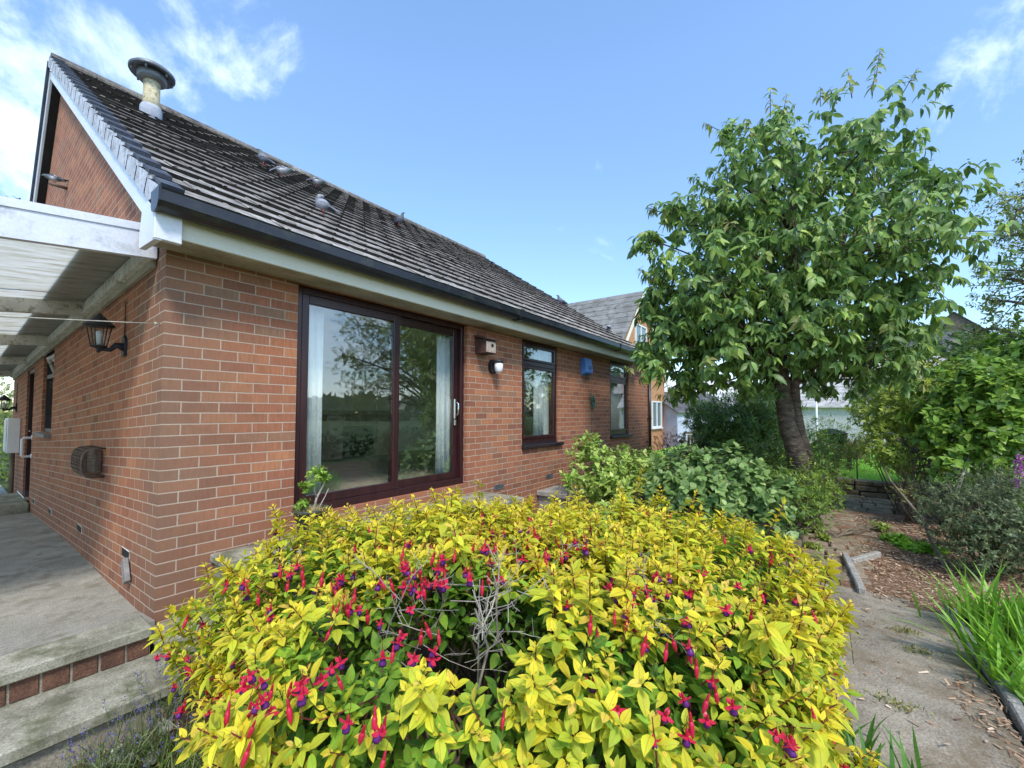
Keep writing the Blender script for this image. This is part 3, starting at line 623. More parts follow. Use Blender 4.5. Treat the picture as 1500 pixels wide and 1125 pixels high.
# ------------------------------------------------------------------ carport
cp = thing('carport', 'white timber lean-to carport roof with stained translucent sheets on the gable wall', 'carport', (-1.5, 4, -.1))
RS = .112                                              # fall away from the wall
def raft(y0, y1, h, z0, mat, name, xw=-3.6, dz=0.):
    mb = MB(); vs = []
    for x in (-.012, xw):
        z = z0+x*RS+dz
        for yy in (y0, y1):
            for zz in (z, z+h): vs.append((x, yy, zz))
    mb.add(vs, [(0,1,3,2),(4,6,7,5),(0,4,5,1),(2,3,7,6),(0,2,6,4),(1,5,7,3)]); return mb.ob(name, mat, cp)
def zc(y): return 2.40-.045*max(0, y-.15)
raft(.15, .20, .172, zc(.15), 'beam', 'front_beam'); raft(.142, .29, .05, zc(.15)+.1725, 'beam', 'beam_capping')
for y in (2.25, 4.4, 6.6, 8.7): raft(y, y+.075, .125, zc(y)-.01, 'joist', 'rafter', -3.6)
mb = MB(); q = [(.2, zc(.2)-.0), (9.1, zc(9.1)-.0), (9.1, zc(9.1)+.10), (.2, zc(.2)+.10)]
mb.prism([(a[0], a[1]) for a in q], -.066, -.004, 0); mb.ob('ledger', 'joist', cp)
mb = MB(); mb.prism([(a[0], a[1]-.05*(i < 2)-.1*(i > 1)) for i, a in enumerate(q)], -.03, -.003, 0); mb.ob('ledger_packer', 'soffit', cp)
ys = [.292, 1.95, 4.15, 6.35, 8.45, 9.3]
for i in range(len(ys)-1):
    mb = MB(); a, b2 = ys[i]+.012, ys[i+1]-.012
    for yy0, yy1 in ((a, b2),):
        vs = []; K = 14
        for k in range(K+1):
            x = -.02-3.6*k/K
            for yy in (yy0, yy1): vs.append((x, yy, zc(yy)+.122+x*RS))
        for k in range(K+1):
            x = -.02-3.6*k/K
            for yy in (yy0, yy1): vs.append((x, yy, zc(yy)+.118+x*RS))
        o_ = 2*(K+1)
        mb.add(vs, [(2*k, 2*k+1, 2*k+3, 2*k+2) for k in range(K)]+[(o_+2*k+2, o_+2*k+3, o_+2*k+1, o_+2*k) for k in range(K)]+[(0,o_,o_+1,1)]+[(2*k, 2*k+2, o_+2*k+2, o_+2*k) for k in range(K)]+[(2*k+3, 2*k+1, o_+2*k+1, o_+2*k+3) for k in range(K)])
    mb.ob('roof_sheet', 'sheet', cp)
    mb = MB(); mb.prism([(a-.014, zc(a)+.112), (a+.012, zc(a)+.112), (a+.012, zc(a)+.126), (a-.014, zc(a)+.126)], -.02, -.3, 0)
for y in ys[1:-1]: raft(y-.016, y+.016, .012, zc(y)+.125, 'black', 'glazing_bar')
mb = MB(); mb.prism([(.3, zc(.3)+.13), (9.2, zc(9.2)+.13), (9.2, zc(9.2)+.2), (.3, zc(.3)+.2)], -.33, -.002, 0)
mb = MB(); vs = [(x, y, zc(y)+.135+x*RS+dz) for dz in (0,.006) for (x, y) in ((-.002,.3),(-.34,.3),(-.34,9.2),(-.002,9.2))]; mb.add(vs, [(0,1,2,3),(7,6,5,4),(0,4,5,1),(1,5,6,2),(2,6,7,3),(3,7,4,0)]); mb.ob('flashing', 'lead', cp)
for y in (.2, 4.4, 8.7):
    mb = MB(); mb.bbox(-3.55, -3.45, y, y+.1, -.35, zc(y)-3.5*RS, .004); mb.ob('post', 'joist', cp)
mb = MB(); mb.bbox(-3.66, -3.6, .15, 9.3, 1.93, 2.1, .004); mb.ob('eaves_board', 'joist', cp)
# ------------------------------------------------------------------ things on the walls
def lantern(label, y, z, sc_=1.):
    t = thing('wall_lantern', label, 'lantern', (0,y,z), 'coach lanterns on the gable wall')
    mb = MB(); mb.prism([(y-.045, z-.09),(y+.045, z-.09),(y+.05, z+.06),(y,z+.1),(y-.05, z+.06)], -.022, -.001, 0); mb.ob('back_plate', 'iron', t)
    mb = MB(); mb.tube([(-.015,y,z-.01),(-.07,y,z+.0),(-.11,y,z-.045),(-.17,y,z-.045)], [.04,.026,.02,.016], 8); mb.ob('bracket_arm', 'iron', t)
    cx = -.185; zb = z-.02
    mb = MB(); mb.lathe([(.001,-.06),(.012,-.055),(.018,-.04),(.01,-.03),(.03,-.015),(.055,-.01),(.06,.0),(.05,.006)], (cx,y,zb), 12)
    for i in range(6):
        a = i*math.pi/3; mb.tube([(cx+.052*math.cos(a), y+.052*math.sin(a), zb), (cx+.084*math.cos(a), y+.084*math.sin(a), zb+.175)], .005, 4)
    mb.lathe([(.086,.168),(.1,.17),(.1,.182),(.082,.182)], (cx,y,zb), 6); cg = mb.ob('cage', 'iron', t)
    mb = MB(); mb.lathe([(.05,.004),(.082,.174)], (cx,y,zb), 6); mb.f = mb.f[:6]; mb.m = mb.m[:6]; mb.sm = [False]*6; mb.ob('glass', 'lamp_glass', cg)
    mb = MB(); mb.lathe([(.001,.176),(.102,.176),(.11,.184),(.102,.192),(.07,.225),(.035,.262),(.022,.268),(.018,.28),(.008,.292),(.001,.296)], (cx,y,zb), 18); mb.ob('lantern_roof', 'iron', t)
    mb = MB(); mb.lathe([(.001,.01),(.02,.012),(.02,.07),(.026,.1),(.02,.13),(.001,.14)], (cx,y,zb), 12); mb.ob('bulb', 'lens', t)
    mb = MB(); mb.tube([(-.008,y+.03,z+.09),(-.008,y+.034,2.33-.045*y)], .005, 5); mb.ob('cable', 'guard', t); t.scale = (.86,.86,.86)
lantern('black coach lantern nearest the corner of the gable wall, string in front of it', .93, 1.87)
lantern('black coach lantern at the far end of the gable wall past the side door', 8.55, 1.41)
a = HX(226, 474, -.03); mb = MB(); b2 = np.array([-3.55, .9, a[2]-.12])
mb.tube([a+(b2-a)*t+np.array([0,0,-.05*math.sin(math.pi*t)]) for t in np.linspace(0, 1, 16)], .0035, 5)
mb.lathe([(.004,0),(.012,.0),(.012,.014),(.004,.014)], (-.016,a[1],a[2]), 8, 0, (-1,0,0)); mb.tube([(-.001,a[1],a[2]),(-.03,a[1],a[2])], .004, 5)
tag(mb.ob('washing_line', 'cord'), 'thin grey string tied to a hook beside the house corner, running under the carport', 'string')
# boiler flue guard: half-round wire cage
y0, y1, zc_, rr = 1.46, 1.92, .92, .12; t = thing('flue_guard', 'rusty brown half-round wire cage guarding a wall vent', 'guard', (0,1.5,.9))
mb = MB()
DP = [(-.003, .12), (-.08, .12), (-.115, .108), (-.138, .08), (-.146, .04), (-.146, -.04), (-.138, -.08), (-.115, -.108), (-.08, -.12), (-.003, -.12)]
mb.prism([(x, zc_+z) for x, z in DP], y1, y1+.006, 1)
mb.ob('end_plate', 'guard', t); mb = MB()
for x, z in DP: mb.tube([(x, y0, zc_+z), (x, y1, zc_+z)], .004, 4)
for k in np.linspace(-.095, .095, 8): mb.tube([(-.143, y0, zc_+k), (-.143, y1, zc_+k)], .003, 4); mb.tube([(-.003, y0+.002, zc_+k), (-.138, y0+.002, zc_+k)], .0025, 4)
for k, y in enumerate(np.linspace(y0, y1, 8)): mb.tube([(x*1.005, y, zc_+z*1.005) for x, z in DP], .009 if k == 0 else .003, 5)
mb.ob('wire_cage', 'guard', t); mb = MB(); mb.bbox(-.06, -.002, y0+.1, y1-.1, zc_-.1, zc_+.1, .01); mb.ob('vent_terminal', 'guard', t)
# nest box, bulkhead light, alarm box, cord
t = thing('nest_box', 'small brown timber box with white-streaked front high beside the patio door', 'nest box', (3.2,0,2.1))
mb = MB(); mb.bbox(3.13, 3.33, -.17, -.002, 2.09, 2.27, .004); mb.ob('box_body', 'box_wood', t)
mb = MB(); mb.prism([(-.205, 2.255), (-.002, 2.30), (-.002, 2.325), (-.21, 2.278)], 3.10, 3.36, 0); mb.ob('lid', 'box_wood', t)
mb = MB(); mb.bbox(3.14, 3.32, -.18, -.171, 2.1, 2.235, .002); f_ = mb.ob('front_panel', 'pale_wood', t)
mb = MB(); mb.lathe([(.001,0),(.022,0),(.022,.004),(.001,.004)], (3.25,-.181,2.19), 16, 0, (0,-1,0)); mb.ob('entrance_hole', 'black', f_)
t = thing('bulkhead_light', 'outdoor wall light with dark hood and white lens below the nest box', 'wall light', (3.5,0,1.95))
mb = MB(); mb.prism([(3.46+.07*math.cos(a), 1.955+.095*math.sin(a)) for a in np.linspace(0, 2*math.pi, 20, endpoint=False)], -.05, -.002, 1); mb.ob('back_plate', 'iron', t)
mb = MB(); mb.lathe([(.001,.0),(.06,.0),(.062,-.04),(.001,-.042)][::-1], (3.46,-.12,2.035), 20); mb.bbox(3.41, 3.51, -.12, -.045, 1.99, 2.03, .006); mb.ob('hood', 'iron', t)
mb = MB(); mb.lathe([(.001,-.13),(.03,-.125),(.05,-.1),(.055,-.06),(.055,.0),(.001,.0)], (3.46,-.12,1.995), 20); mb.ob('lens', 'lens', t)
t = thing('alarm_box', 'bright blue burglar alarm box under the eaves between the two casement windows', 'alarm box', (6.2,0,2.2))
mb = MB(); mb.prism([(-.002, 2.03), (-.095, 2.07), (-.105, 2.10), (-.08, 2.335), (-.002, 2.345)], 6.03, 6.31, 0); mb.ob('cover', 'blue', t)
mb = MB()
for i in range(3): mb.box(6.14, 6.26, -.106+.0*i, -.094, 2.12+i*.03, 2.13+i*.03)
mb.ob('sounder_slot', 'slot', t)
mb = MB(); x = 6.42
for i in range(5): mb.tube([(x+.03*math.cos(a)*(1+.2*i), -.03-.008*i, 1.55+.14*math.sin(a)*(1-.05*i)) for a in np.linspace(0, 6.283, 16)], .006, 5)
mb.tube([(x,-.02,1.7),(x,-.01,1.72)], .01, 5); mb.tube([(x,-.03,1.42),(x+.01,-.02,1.0),(x-.01,-.03,.3)], .004, 5)
tag(mb.ob('cord_coil', 'green_cord'), 'coil of green cord hanging on the brickwork below the blue alarm box', 'cord')
# ------------------------------------------------------------------ pigeons
def pigeon(label, loc, yaw, pose='stand', tone=0):
    # rings along the spine: x forward, z up ; (x, z, half-width, half-height, colour)
    g = [srgb(70,74,84), srgb(128,132,144), srgb(150,152,160)][min(tone, 2)]; wh = srgb(196,198,202); dk = srgb(52,54,62); nk = srgb(84,96,92) ; g = srgb(*[(118,120,132),(150,152,162),(96,98,110)][tone])
    if pose == 'preen': sp = [(-.17,.05,.022,.004,wh),(-.11,.065,.03,.012,dk),(-.06,.085,.05,.04,g),(0,.11,.062,.06,g),(.045,.135,.055,.058,g),(.06,.175,.03,.032,nk),(.045,.205,.02,.022,g),(.015,.205,.018,.018,g),(-.012,.19,.004,.004,dk)]
    elif pose == 'lean': sp = [(-.19,.08,.028,.004,dk),(-.12,.08,.032,.012,dk),(-.07,.085,.05,.04,wh),(0,.095,.06,.055,wh),(.06,.1,.05,.05,g),(.11,.115,.03,.032,nk),(.14,.125,.022,.024,nk),(.165,.12,.012,.012,g),(.19,.112,.003,.003,dk)]
    else: sp = [(-.17,.03,.028,.004,dk),(-.11,.055,.03,.012,dk),(-.06,.08,.05,.04,g),(0,.11,.06,.06,g),(.04,.15,.05,.055,g),(.06,.195,.028,.03,nk),(.065,.23,.022,.024,nk),(.085,.245,.016,.016,g),(.115,.24,.003,.003,dk)]
    n = 12; vs = []; cs = []
    for i, (x, z, hw, hh, c) in enumerate(sp):
        a = sp[min(i+1, len(sp)-1)]; b2 = sp[max(i-1, 0)]; d = Vector((a[0]-b2[0], 0, a[1]-b2[1])).normalized(); u = Vector((-d.z, 0, d.x))
        if u.z < 0 and pose != 'preen': u = -u
        for j in range(n):
            t = 2*math.pi*j/n; vs.append(Vector((x, 0, z))+u*math.sin(t)*hh+Vector((0, 1, 0))*math.cos(t)*hw)
            wing = 2 <= i <= 4 and abs(math.cos(t)) > .5; cs.append(dk if (wing and i == 2) else c)
    k = len(sp); fs = [(i*n+j, i*n+(j+1) % n, (i+1)*n+(j+1) % n, (i+1)*n+j) for i in range(k-1) for j in range(n)]+[tuple(range(n))[::-1], tuple(range((k-1)*n, k*n))]
    mb = MB(); mb.add(vs, fs, 0, True)
    for s_ in (-1, 1):                                 # folded wings join the back
        w_ = [(.05,.055*s_,.125),(.0,.068*s_,.12),(-.07,.056*s_,.09),(-.15,.02*s_,.06),(-.06,.035*s_,.125),(.03,.035*s_,.155)]
        if pose == 'fly': w_ = [(.05,.05*s_,.12),(.07,.2*s_,.17),(-.02,.3*s_,.16),(-.08,.16*s_,.12),(-.07,.05*s_,.11),(-.01,.04*s_,.135)]
        o_ = len(mb.v); mb.add(w_+[(a, b*.9, c-.012) for a, b, c in w_], [(0,1,2,3,4,5),(11,10,9,8,7,6)]+[(i, (i+1) % 6, 6+(i+1) % 6, 6+i) for i in range(6)], 0); cs += [g]*4+[dk]*2+[g]*4+[dk]*2
        o_ = len(mb.v); mb.tube([(0,.022*s_,.06),(.005,.022*s_,.03),(0,.022*s_,.0)], [.01,.004,.004], 5); mb.tube([(-.012,.022*s_,.003),(.03,.022*s_,.003)], .003, 4); cs += [srgb(150,70,66)]*(len(mb.v)-o_)
    m = Matrix.Rotation(yaw, 4, 'Z'); me = bpy.data.meshes.new('pigeon'); me.from_pydata([m@Vector(v) for v in mb.v], [], mb.f); me.materials.append(M['feather']); me.polygons.foreach_set('use_smooth', mb.sm)
    a = me.color_attributes.new('Col', 'FLOAT_COLOR', 'POINT'); a.data.foreach_set('color', [x for c in cs for x in c])
    o = link('pigeon', me, None); o.location = tuple(map(float, loc)); tag(o, label, 'pigeon', 'pigeons on the roof'); return o
def on_roof(u, v):
    r = ray(u, v); h0 = ZE-YE*sl+.045; t = (h0+sl*CAM[1]-CAM[2])/(r[2]-sl*r[1]); return CAM+r*t
for u, v, yw, po, tn, lb in ((387, 244, 2.4, 'stand', 0, 'upright grey pigeon near the ridge, leftmost of the roof flock'), (412, 259, -.6, 'lean', 1, 'pale pigeon leaning forward beside the upright grey one'),
        (462, 273, -.3, 'lean', 0, 'grey pigeon crouched by the ridge, right of the pale leaning one'), (474, 315, 2.6, 'preen', 1, 'plump pale grey pigeon preening midway down the tiles'),
        (585, 331, -1.2, 'stand', 2, 'lone brownish pigeon near the ridge above the patio door'), (721, 392, .6, 'lean', 1, 'small white-backed pigeon on the skyline above the nest box'),
        (822, 448, 2.2, 'stand', 0, 'dark pigeon on the far verge against the sky'), (892, 486, .4, 'lean', 1, 'pale pigeon on the lowest far tiles in front of the neighbouring roof')):
    pigeon(lb, on_roof(u, v), yw, po, tn)
a = HX(90, 272, -.05); pigeon('dark pigeon perched on a stub high on the gable wall', (a[0]-.06, a[1], a[2]), 2.5, 'lean', 2).scale = (.72,.72,.72)
mb = MB(); mb.tube([(.0,a[1],a[2]-.015),(-.16,a[1],a[2]-.015)], .02, 8); tag(mb.ob('wall_stub', 'guard'), 'short pipe stub high on the gable wall under a pigeon', 'pipe')
# ------------------------------------------------------------------ potted bonsai
pc = HY(456, 756, -.3); pc = np.array([pc[0], pc[1], .366]); rz = HY(456, 744, -.3)[2]; t = thing('potted_bonsai', 'little leafy bonsai in a shallow olive pot before the patio door', 'potted plant', pc)
hh = rz-.366; mb = MB(); mb.lathe([(.001,0),(.075,0),(.085,.01),(.12,hh-.03),(.135,hh-.025),(.135,hh),(.118,hh),(.112,hh-.03),(.001,hh-.03)], pc, 28); mb.ob('pot', 'pot', t)
n = 500; P = pc+np.stack([rng.normal(0,.05,n), rng.normal(0,.05,n), np.full(n, hh-.03)], 1)
leafmesh('dry_moss', [leafbatch(P, rng.normal(0,.6,(n,3))+[0,0,.8], rng.normal(size=(n,3)), rng.uniform(.02,.06,n), .004, colvar(n, [srgb(190,172,120), srgb(160,140,96), srgb(206,192,150)], [3,2,2]), T_FLAT, 0, .4)], 'straw', t)
b0 = pc+[.02,0,hh-.03]; P1 = b0+[.02,0,.1]; P2 = b0+[.08,0,.2]; P3 = b0+[-.0,.0,.2]; P4 = b0+[.11,0,.26]
mb = MB(); mb.tube([b0, P1, P2, P4], [.011,.009,.006,.003], 7); mb.tube([P1, (P1+P3)/2+[-.01,0,.01], P3, P3+[-.01,0,.06]], [.008,.006,.004,.002], 7); mb.tube([b0+[.03,0,0], b0+[.09,0,.1], b0+[.12,0,.16]], [.006,.004,.003], 6); mb.ob('stem', 'twig', t)
bl = [(P3+[0,0,.08], .07), (P3+[-.06,0,.0], .05), (P3+[.04,0,.1], .05), (P4+[-.02,0,-.01], .03), (b0+[-.08,0,.06], .05)]; bt = []
for c, r in bl:
    p, d = blobpts(c, (r,r,r*.8), 26, .8); bt += rosette(p, d+[0,0,.4], 5, .03, .015, [srgb(110,150,60), srgb(150,182,92), srgb(80,120,50)], [3,2,2])
leafmesh('foliage', bt, 'leaf', t)
# ------------------------------------------------------------------ golden fuchsia
FW = RM[:, 1].copy(); FW[2] = 0; FW /= np.linalg.norm(FW); RT = np.array([FW[1], -FW[0], 0.])
def fc_(a, b, z): return CAM*[1,1,0]+RT*a+FW*b+np.array([0,0,z])
FB = thing('fuchsia_bush', 'broad golden-leaved fuchsia bush hung with red and purple flowers', 'bush', fc_(-.1, 1.95, -.3))
PL = np.array([(0,.93),(.45,.98),(.80,1.14),(1.1,1.52),(1.36,1.9),(1.6,2.32),(1.66,2.68),(1.2,2.9),(.4,2.98),(-.5,2.92),(-1.15,2.72),(-1.36,2.4),(-1.33,2.05),(-1.16,1.7),(-.88,1.32),(-.5,1.03)])
PCN = np.array([.1, 1.95]); PA = np.arctan2(PL[:, 1]-PCN[1], PL[:, 0]-PCN[0]); PR = np.hypot(*(PL-PCN).T); o_ = np.argsort(PA); PA, PR = PA[o_], PR[o_]
EX, HZ = 3.4, .58
def plan(d): return np.interp(np.arctan2(d[:, 1], d[:, 0]), PA, PR, period=2*math.pi)
def fradius(d):
    """distance from the centre to the bush surface in direction d (a, b, z)"""
    rho = np.hypot(d[:, 0], d[:, 1])+1e-6; s = ((rho/plan(d))**EX+(np.abs(d[:, 2])/HZ)**EX)**(-1/EX)
    b = 1+.05*np.sin(d[:, 0]*6+1)*np.cos(d[:, 1]*5)+.045*np.sin(d[:, 0]*13+d[:, 2]*9)*np.cos(d[:, 1]*9)+.04*np.sin(d[:, 1]*17+d[:, 0]*11+2)+.035*np.sin(d[:, 2]*12+d[:, 0]*5)
    return s*b
FC = np.array([.1, 1.95, .25])
def tobush(q): return CAM*[1,1,0]+q[:, :1]*RT+q[:, 1:2]*FW+np.array([0,0,1.])*q[:, 2:3]
HOLE = [(np.array([-.12, 1.33, .74]), .2), (np.array([-.3, 1.42, .76]), .17), (np.array([.04, 1.36, .76]), .15)]
def fshoots(n, lo, hi):
    d = norm(sph(n)*[1.45,1.0,.62]); d[:, 2] = np.where(d[:, 2] < -.5, -d[:, 2], d[:, 2]); r = fradius(d)*rng.uniform(lo, hi, n)
    q = FC+d*r[:, None]; e = 1.7
    dd = d*r[:, None]; rho = np.hypot(dd[:, 0], dd[:, 1])+1e-6; wp = np.minimum(rho/plan(d), 1.1)**(EX-1); wz = np.sign(dd[:, 2])*np.minimum(np.abs(dd[:, 2])/HZ, 1.1)**(EX-1)
    nrm = norm(np.stack([dd[:, 0]/rho*wp, dd[:, 1]/rho*wp, wz], 1))
    k = q[:, 2] > -.2+.55*np.clip(-q[:, 0]-.35, 0, 1)
    for c, rr in HOLE: k &= np.linalg.norm(q-c, axis=1) > rr
    q, nrm = q[k], nrm[k]; w = tobush(q); N3 = nrm[:, :1]*RT+nrm[:, 1:2]*FW+np.array([0,0,1.])*nrm[:, 2:3]
    return w, norm(N3*.8+np.array([0,0,.75])+rng.normal(0, .28, N3.shape)), q
BR = srgb(150,110,60)
YL, LM, GR, DG, OR = srgb(236,218,62), srgb(202,206,60), srgb(140,178,56), srgb(84,128,44), srgb(236,196,92)
bt = []; sm = MB()
def shootleaves(tips, dirs, pairs, L0, colsets, step):
    n = len(tips); a = norm(np.cross(dirs, rng.normal(size=(n, 3)))); b = np.cross(dirs, a)
    for i in range(pairs):
        f = i/(pairs-1); sz = L0*(.32+.68*min(1., f*1.5)); cols, w = colsets[min(i, len(colsets)-1)]
        for sgn in (1, -1):
            side = (a if i % 2 == 0 else b)*sgn+(b if i % 2 == 0 else -a)*.18
            D = dirs*(1.05-.9*f)+side*(.45+.7*f)+rng.normal(0, .14, (n, 3))+np.array([0,0,-.06-.16*f]); N = dirs+np.array([0,0,.6])-side*.35+rng.normal(0, .16, (n, 3))
            P = tips-dirs*step*(i**1.15)*rng.uniform(.85, 1.15, (n, 1))+side*.004; s = np.clip(1+rng.normal(0, .17, n), .6, 1.45)
            bt.append(leafbatch(P, D, N, sz*s, sz*s*rng.uniform(.44, .56, n), colvar(n, cols, w, .12), T_FX, .28, rng.uniform(.05, .42, n)))
w1, d1, q1 = fshoots(4300, .9, 1.03)
we, de, qe = fshoots(330, 1.0, 1.02)                     # longer arching shoots break the outline
ln_ = rng.uniform(.03, .11, len(we)); we = we+de*ln_[:, None]
topi = q1[:, 2] > .66
for sel, mixc in ((topi, ([OR,YL,LM,BR],[1,6,2,.12])), (~topi, ([OR,YL,LM,GR,BR],[.7,3,5,2,.15]))):
    shootleaves(w1[sel], d1[sel], 5, .051, [([OR,YL],[2,3]), mixc, mixc, ([YL,LM,GR],[3,4,2]), ([LM,GR],[3,3])], .013)
for f_ in (0., .3, .62): shootleaves(we-de*(ln_*f_*1.1)[:, None]+np.array([0,0,-.02])*f_, norm(de+rng.normal(0,.12,de.shape)), 4 if f_ else 5, .054+.01*f_, [([OR,YL],[2,3]), ([YL,OR],[5,1]), ([YL,LM],[4,2]), ([LM],[1])], .015)
for i in range(len(we)): sm.tube([we[i], we[i]-de[i]*ln_[i]*.6-[0,0,.006], we[i]-de[i]*(ln_[i]+.12)-[0,0,.03]], [.0014,.0022,.003], 4, cap=False)
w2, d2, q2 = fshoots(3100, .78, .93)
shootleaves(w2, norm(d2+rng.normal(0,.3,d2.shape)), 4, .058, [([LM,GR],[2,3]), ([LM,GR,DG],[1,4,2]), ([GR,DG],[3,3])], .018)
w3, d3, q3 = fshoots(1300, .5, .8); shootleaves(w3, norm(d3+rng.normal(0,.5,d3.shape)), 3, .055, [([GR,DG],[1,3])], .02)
# a few shoots that stand proud
for u, v, d, ln in ((940,688,2.75,.16),(1235,1000,1.3,.22),(1150,735,2.35,.12),(470,745,2.75,.1),(1020,720,2.6,.1),(250,945,1.95,.12),(640,722,2.9,.09),(700,705,3.05,.1),(1215,870,1.75,.14)):
    tip = W(u, v, d); dr = norm(np.array([tip-tobush(FC[None])[0]])) ; dr = norm(dr+np.array([[0,0,.9]])); base_ = tip-dr[0]*ln
    for s_ in np.linspace(0, 1, max(2, int(ln/.05))): shootleaves((tip-dr[0]*ln*s_*.8)[None], dr, 5, .052, [([OR,YL],[2,3]), ([YL],[1]), ([YL,LM],[4,2])], .016)
    sm.tube([tip, tip-dr[0]*ln*.5, base_-dr[0]*.1], [.0018,.0026,.0035], 5)
leafmesh('foliage', bt, 'fuchsia_leaf', FB, uv=True)
for i in range(0, len(w1), 2):
    b2 = w1[i]-d1[i]*rng.uniform(.08, .16)+rng.normal(0, .01, 3); sm.tube([w1[i], (w1[i]+b2)/2+rng.normal(0,.006,3), b2], [.0012, .002, .0028], 4, cap=False)
sm.ob('shoot_stems', 'stem', FB)
mb = MB(); root = fc_(-.12, 1.95, -.3)
for i in range(60):
    tip = w2[rng.integers(len(w2))]; r0 = root+rng.normal(0, .16, 3)*[1,1,0]; mid = r0*.45+tip*.55+rng.normal(0, .07, 3)+[0,0,.08]; mb.tube([r0, mid, tip], [.010, .007, .003], 6, cap=False)
mb.ob('branches', 'wood', FB)
# bare dead twigs showing in the hollow
mb = MB()
def twigs(p, d, ln, r, dep):
    p = np.array(p); d = norm(np.array([d]))[0]; q = p+d*ln+rng.normal(0, ln*.07, 3); mb.tube([p, (p+q)/2+rng.normal(0, ln*.05, 3), q], [r, r*.85, r*.65], 5, cap=False)
    if dep:
        for _ in range(3 if dep > 1 else 2): twigs(p+(q-p)*rng.uniform(.35, 1), d+rng.normal(0, .75, 3), ln*rng.uniform(.3, .62), r*.6, dep-1)
for u0, v0, u1, v1, d0, r in ((700,1010,708,850,1.42,.0075),(700,1000,715,835,1.5,.005),(735,960,705,850,1.45,.006),(560,960,620,830,1.5,.004),(640,930,560,900,1.45,.003),(850,1010,852,955,1.4,.006),(960,990,950,860,1.45,.0042),(690,900,820,840,1.5,.003),(930,990,960,900,1.5,.003),(600,980,540,950,1.5,.003),(660,880,760,860,1.45,.003),(585,1000,690,880,1.45,.003),(720,860,600,850,1.5,.003)):
    a = W(u0, v0, d0-.04); b2 = W(u1, v1, d0-.13); twigs(a, b2-a, np.linalg.norm(b2-a)*.85, r*.72, 3)
mb.ob('dead_twigs', 'twig', FB)
# flowers: tube and flared sepals (red), bell of purple petals, stamens
def flower_mesh(openf):
    mb = MB(); cs = []; R1, R2, PU, PK = srgb(186,24,54), srgb(214,42,74), srgb(108,40,124), srgb(206,70,124)
    def colr(c, k): cs.extend([c]*(len(mb.v)-k))
    k = 0; mb.tube([(0,0,0),(.003,0,-.018),(0,0,-.03)], .0007, 4); colr(srgb(120,40,40), k); k = len(mb.v)
    mb.lathe([(.0012,-.028),(.003,-.032),(.0034,-.04),(.0042,-.046),(.004,-.048)], (0,0,0), 8); colr(R1, k); k = len(mb.v)
    if openf:
        for i in range(4):
            a = i*math.pi/2+.3; ca, sa = math.cos(a), math.sin(a); lf = []
            for s_, w in ((0,.0032),(.35,.0062),(.75,.005),(1,.0004)):
                rad = .003+.019*s_; z = -.045-.004*s_*(1-s_)*4+.006*s_ *(1 if i % 2 else -.6)
                lf += [(ca*rad-sa*w, sa*rad+ca*w, z), (ca*rad+sa*w, sa*rad-ca*w, z)]
            mb.add(lf, [(0,1,3,2),(2,3,5,4),(4,5,7,6)], 0, True)
        colr(R2, k); k = len(mb.v)
        mb.lathe([(.003,-.046),(.0075,-.052),(.0095,-.06),(.0085,-.066),(.006,-.064)], (0,0,0), 9); colr(PU, k); k = len(mb.v)
        for i in range(3): mb.tube([(0,0,-.06),(.002*math.cos(i*2),.002*math.sin(i*2),-.085-.004*i)], .0004, 3)
        colr(PK, k)
    else:
        mb.lathe([(.004,-.046),(.0062,-.054),(.0058,-.066),(.003,-.076),(.0008,-.081)], (0,0,0), 8); colr(R2, k)
    me = bpy.data.meshes.new('flower'); me.from_pydata([Vector(v)*1.0 for v in mb.v], [], mb.f); me.materials.append(M['petal']); me.polygons.foreach_set('use_smooth', [True]*len(mb.f))
    a = me.color_attributes.new('Col', 'FLOAT_COLOR', 'POINT'); a.data.foreach_set('color', [x for c in cs for x in c]); return me, mb, cs
FM = [flower_mesh(True), flower_mesh(False)]
# flowering zones in bush coordinates, found where the red shows
zones = [(u, v, d, s_, k) for u, v, d, s_, k in ((790,790,2.05,34,22),(755,785,2.1,30,10),(640,835,1.75,34,16),(600,830,1.85,28,9),(700,830,1.8,26,8),(520,850,1.9,34,12),(500,860,1.9,30,8),(620,935,1.45,22,7),(930,840,1.75,26,12),(925,860,1.7,24,8),(850,780,2.1,22,8),(1010,745,2.4,28,7),(1060,870,1.6,34,8),(370,870,2.0,24,6),(330,990,1.8,34,9),(360,1030,1.75,34,9),(460,1000,1.65,34,8),(560,1050,1.35,22,5),(1000,1040,1.15,18,5),(1165,1070,1.2,20,6),(1160,890,1.5,30,5),(960,940,1.4,26,6),(1050,1010,1.2,22,4),(420,830,2.1,20,5),(700,770,2.3,30,8),(880,900,1.5,24,5),(1110,790,2.0,30,6),(260,960,1.95,14,3),(520,940,1.7,30,6),(570,800,2.1,26,8))]
fl = []
for u, v, d, s_, k in zones:
    for _ in range(int(k*1.15)):
        uu, vv = u+rng.normal(0, s_*1.1), v+rng.normal(0, s_*.7)
        r = ray(uu, vv); r = r/np.linalg.norm(r)        # march to the bush surface
        o = CAM.copy(); rel = lambda p: np.array([(p-CAM)@RT, (p-CAM)@FW, p[2]])
        hit_ = None
        for s2 in np.arange(.6, 4.2, .02):
            q = rel(CAM+r*s2)-FC; nq = np.linalg.norm(q)
            if nq < fradius((q/nq)[None])[0]*1.0: hit_ = CAM+r*s2; break
        if hit_ is not None and hit_[2] > -.15: fl.append(hit_+np.array([0,0,.02])-r*rng.uniform(0., .06))
for i in range(330):                                    # and all round the rest of the bush
    i_ = rng.integers(len(w1)); fl.append(w1[i_]+d1[i_]*[.02,.02,0]-np.array([0,0,.012]))
dist = [np.linalg.norm(p-CAM) for p in fl]; order = np.argsort(dist); rest = MB(); rc = []
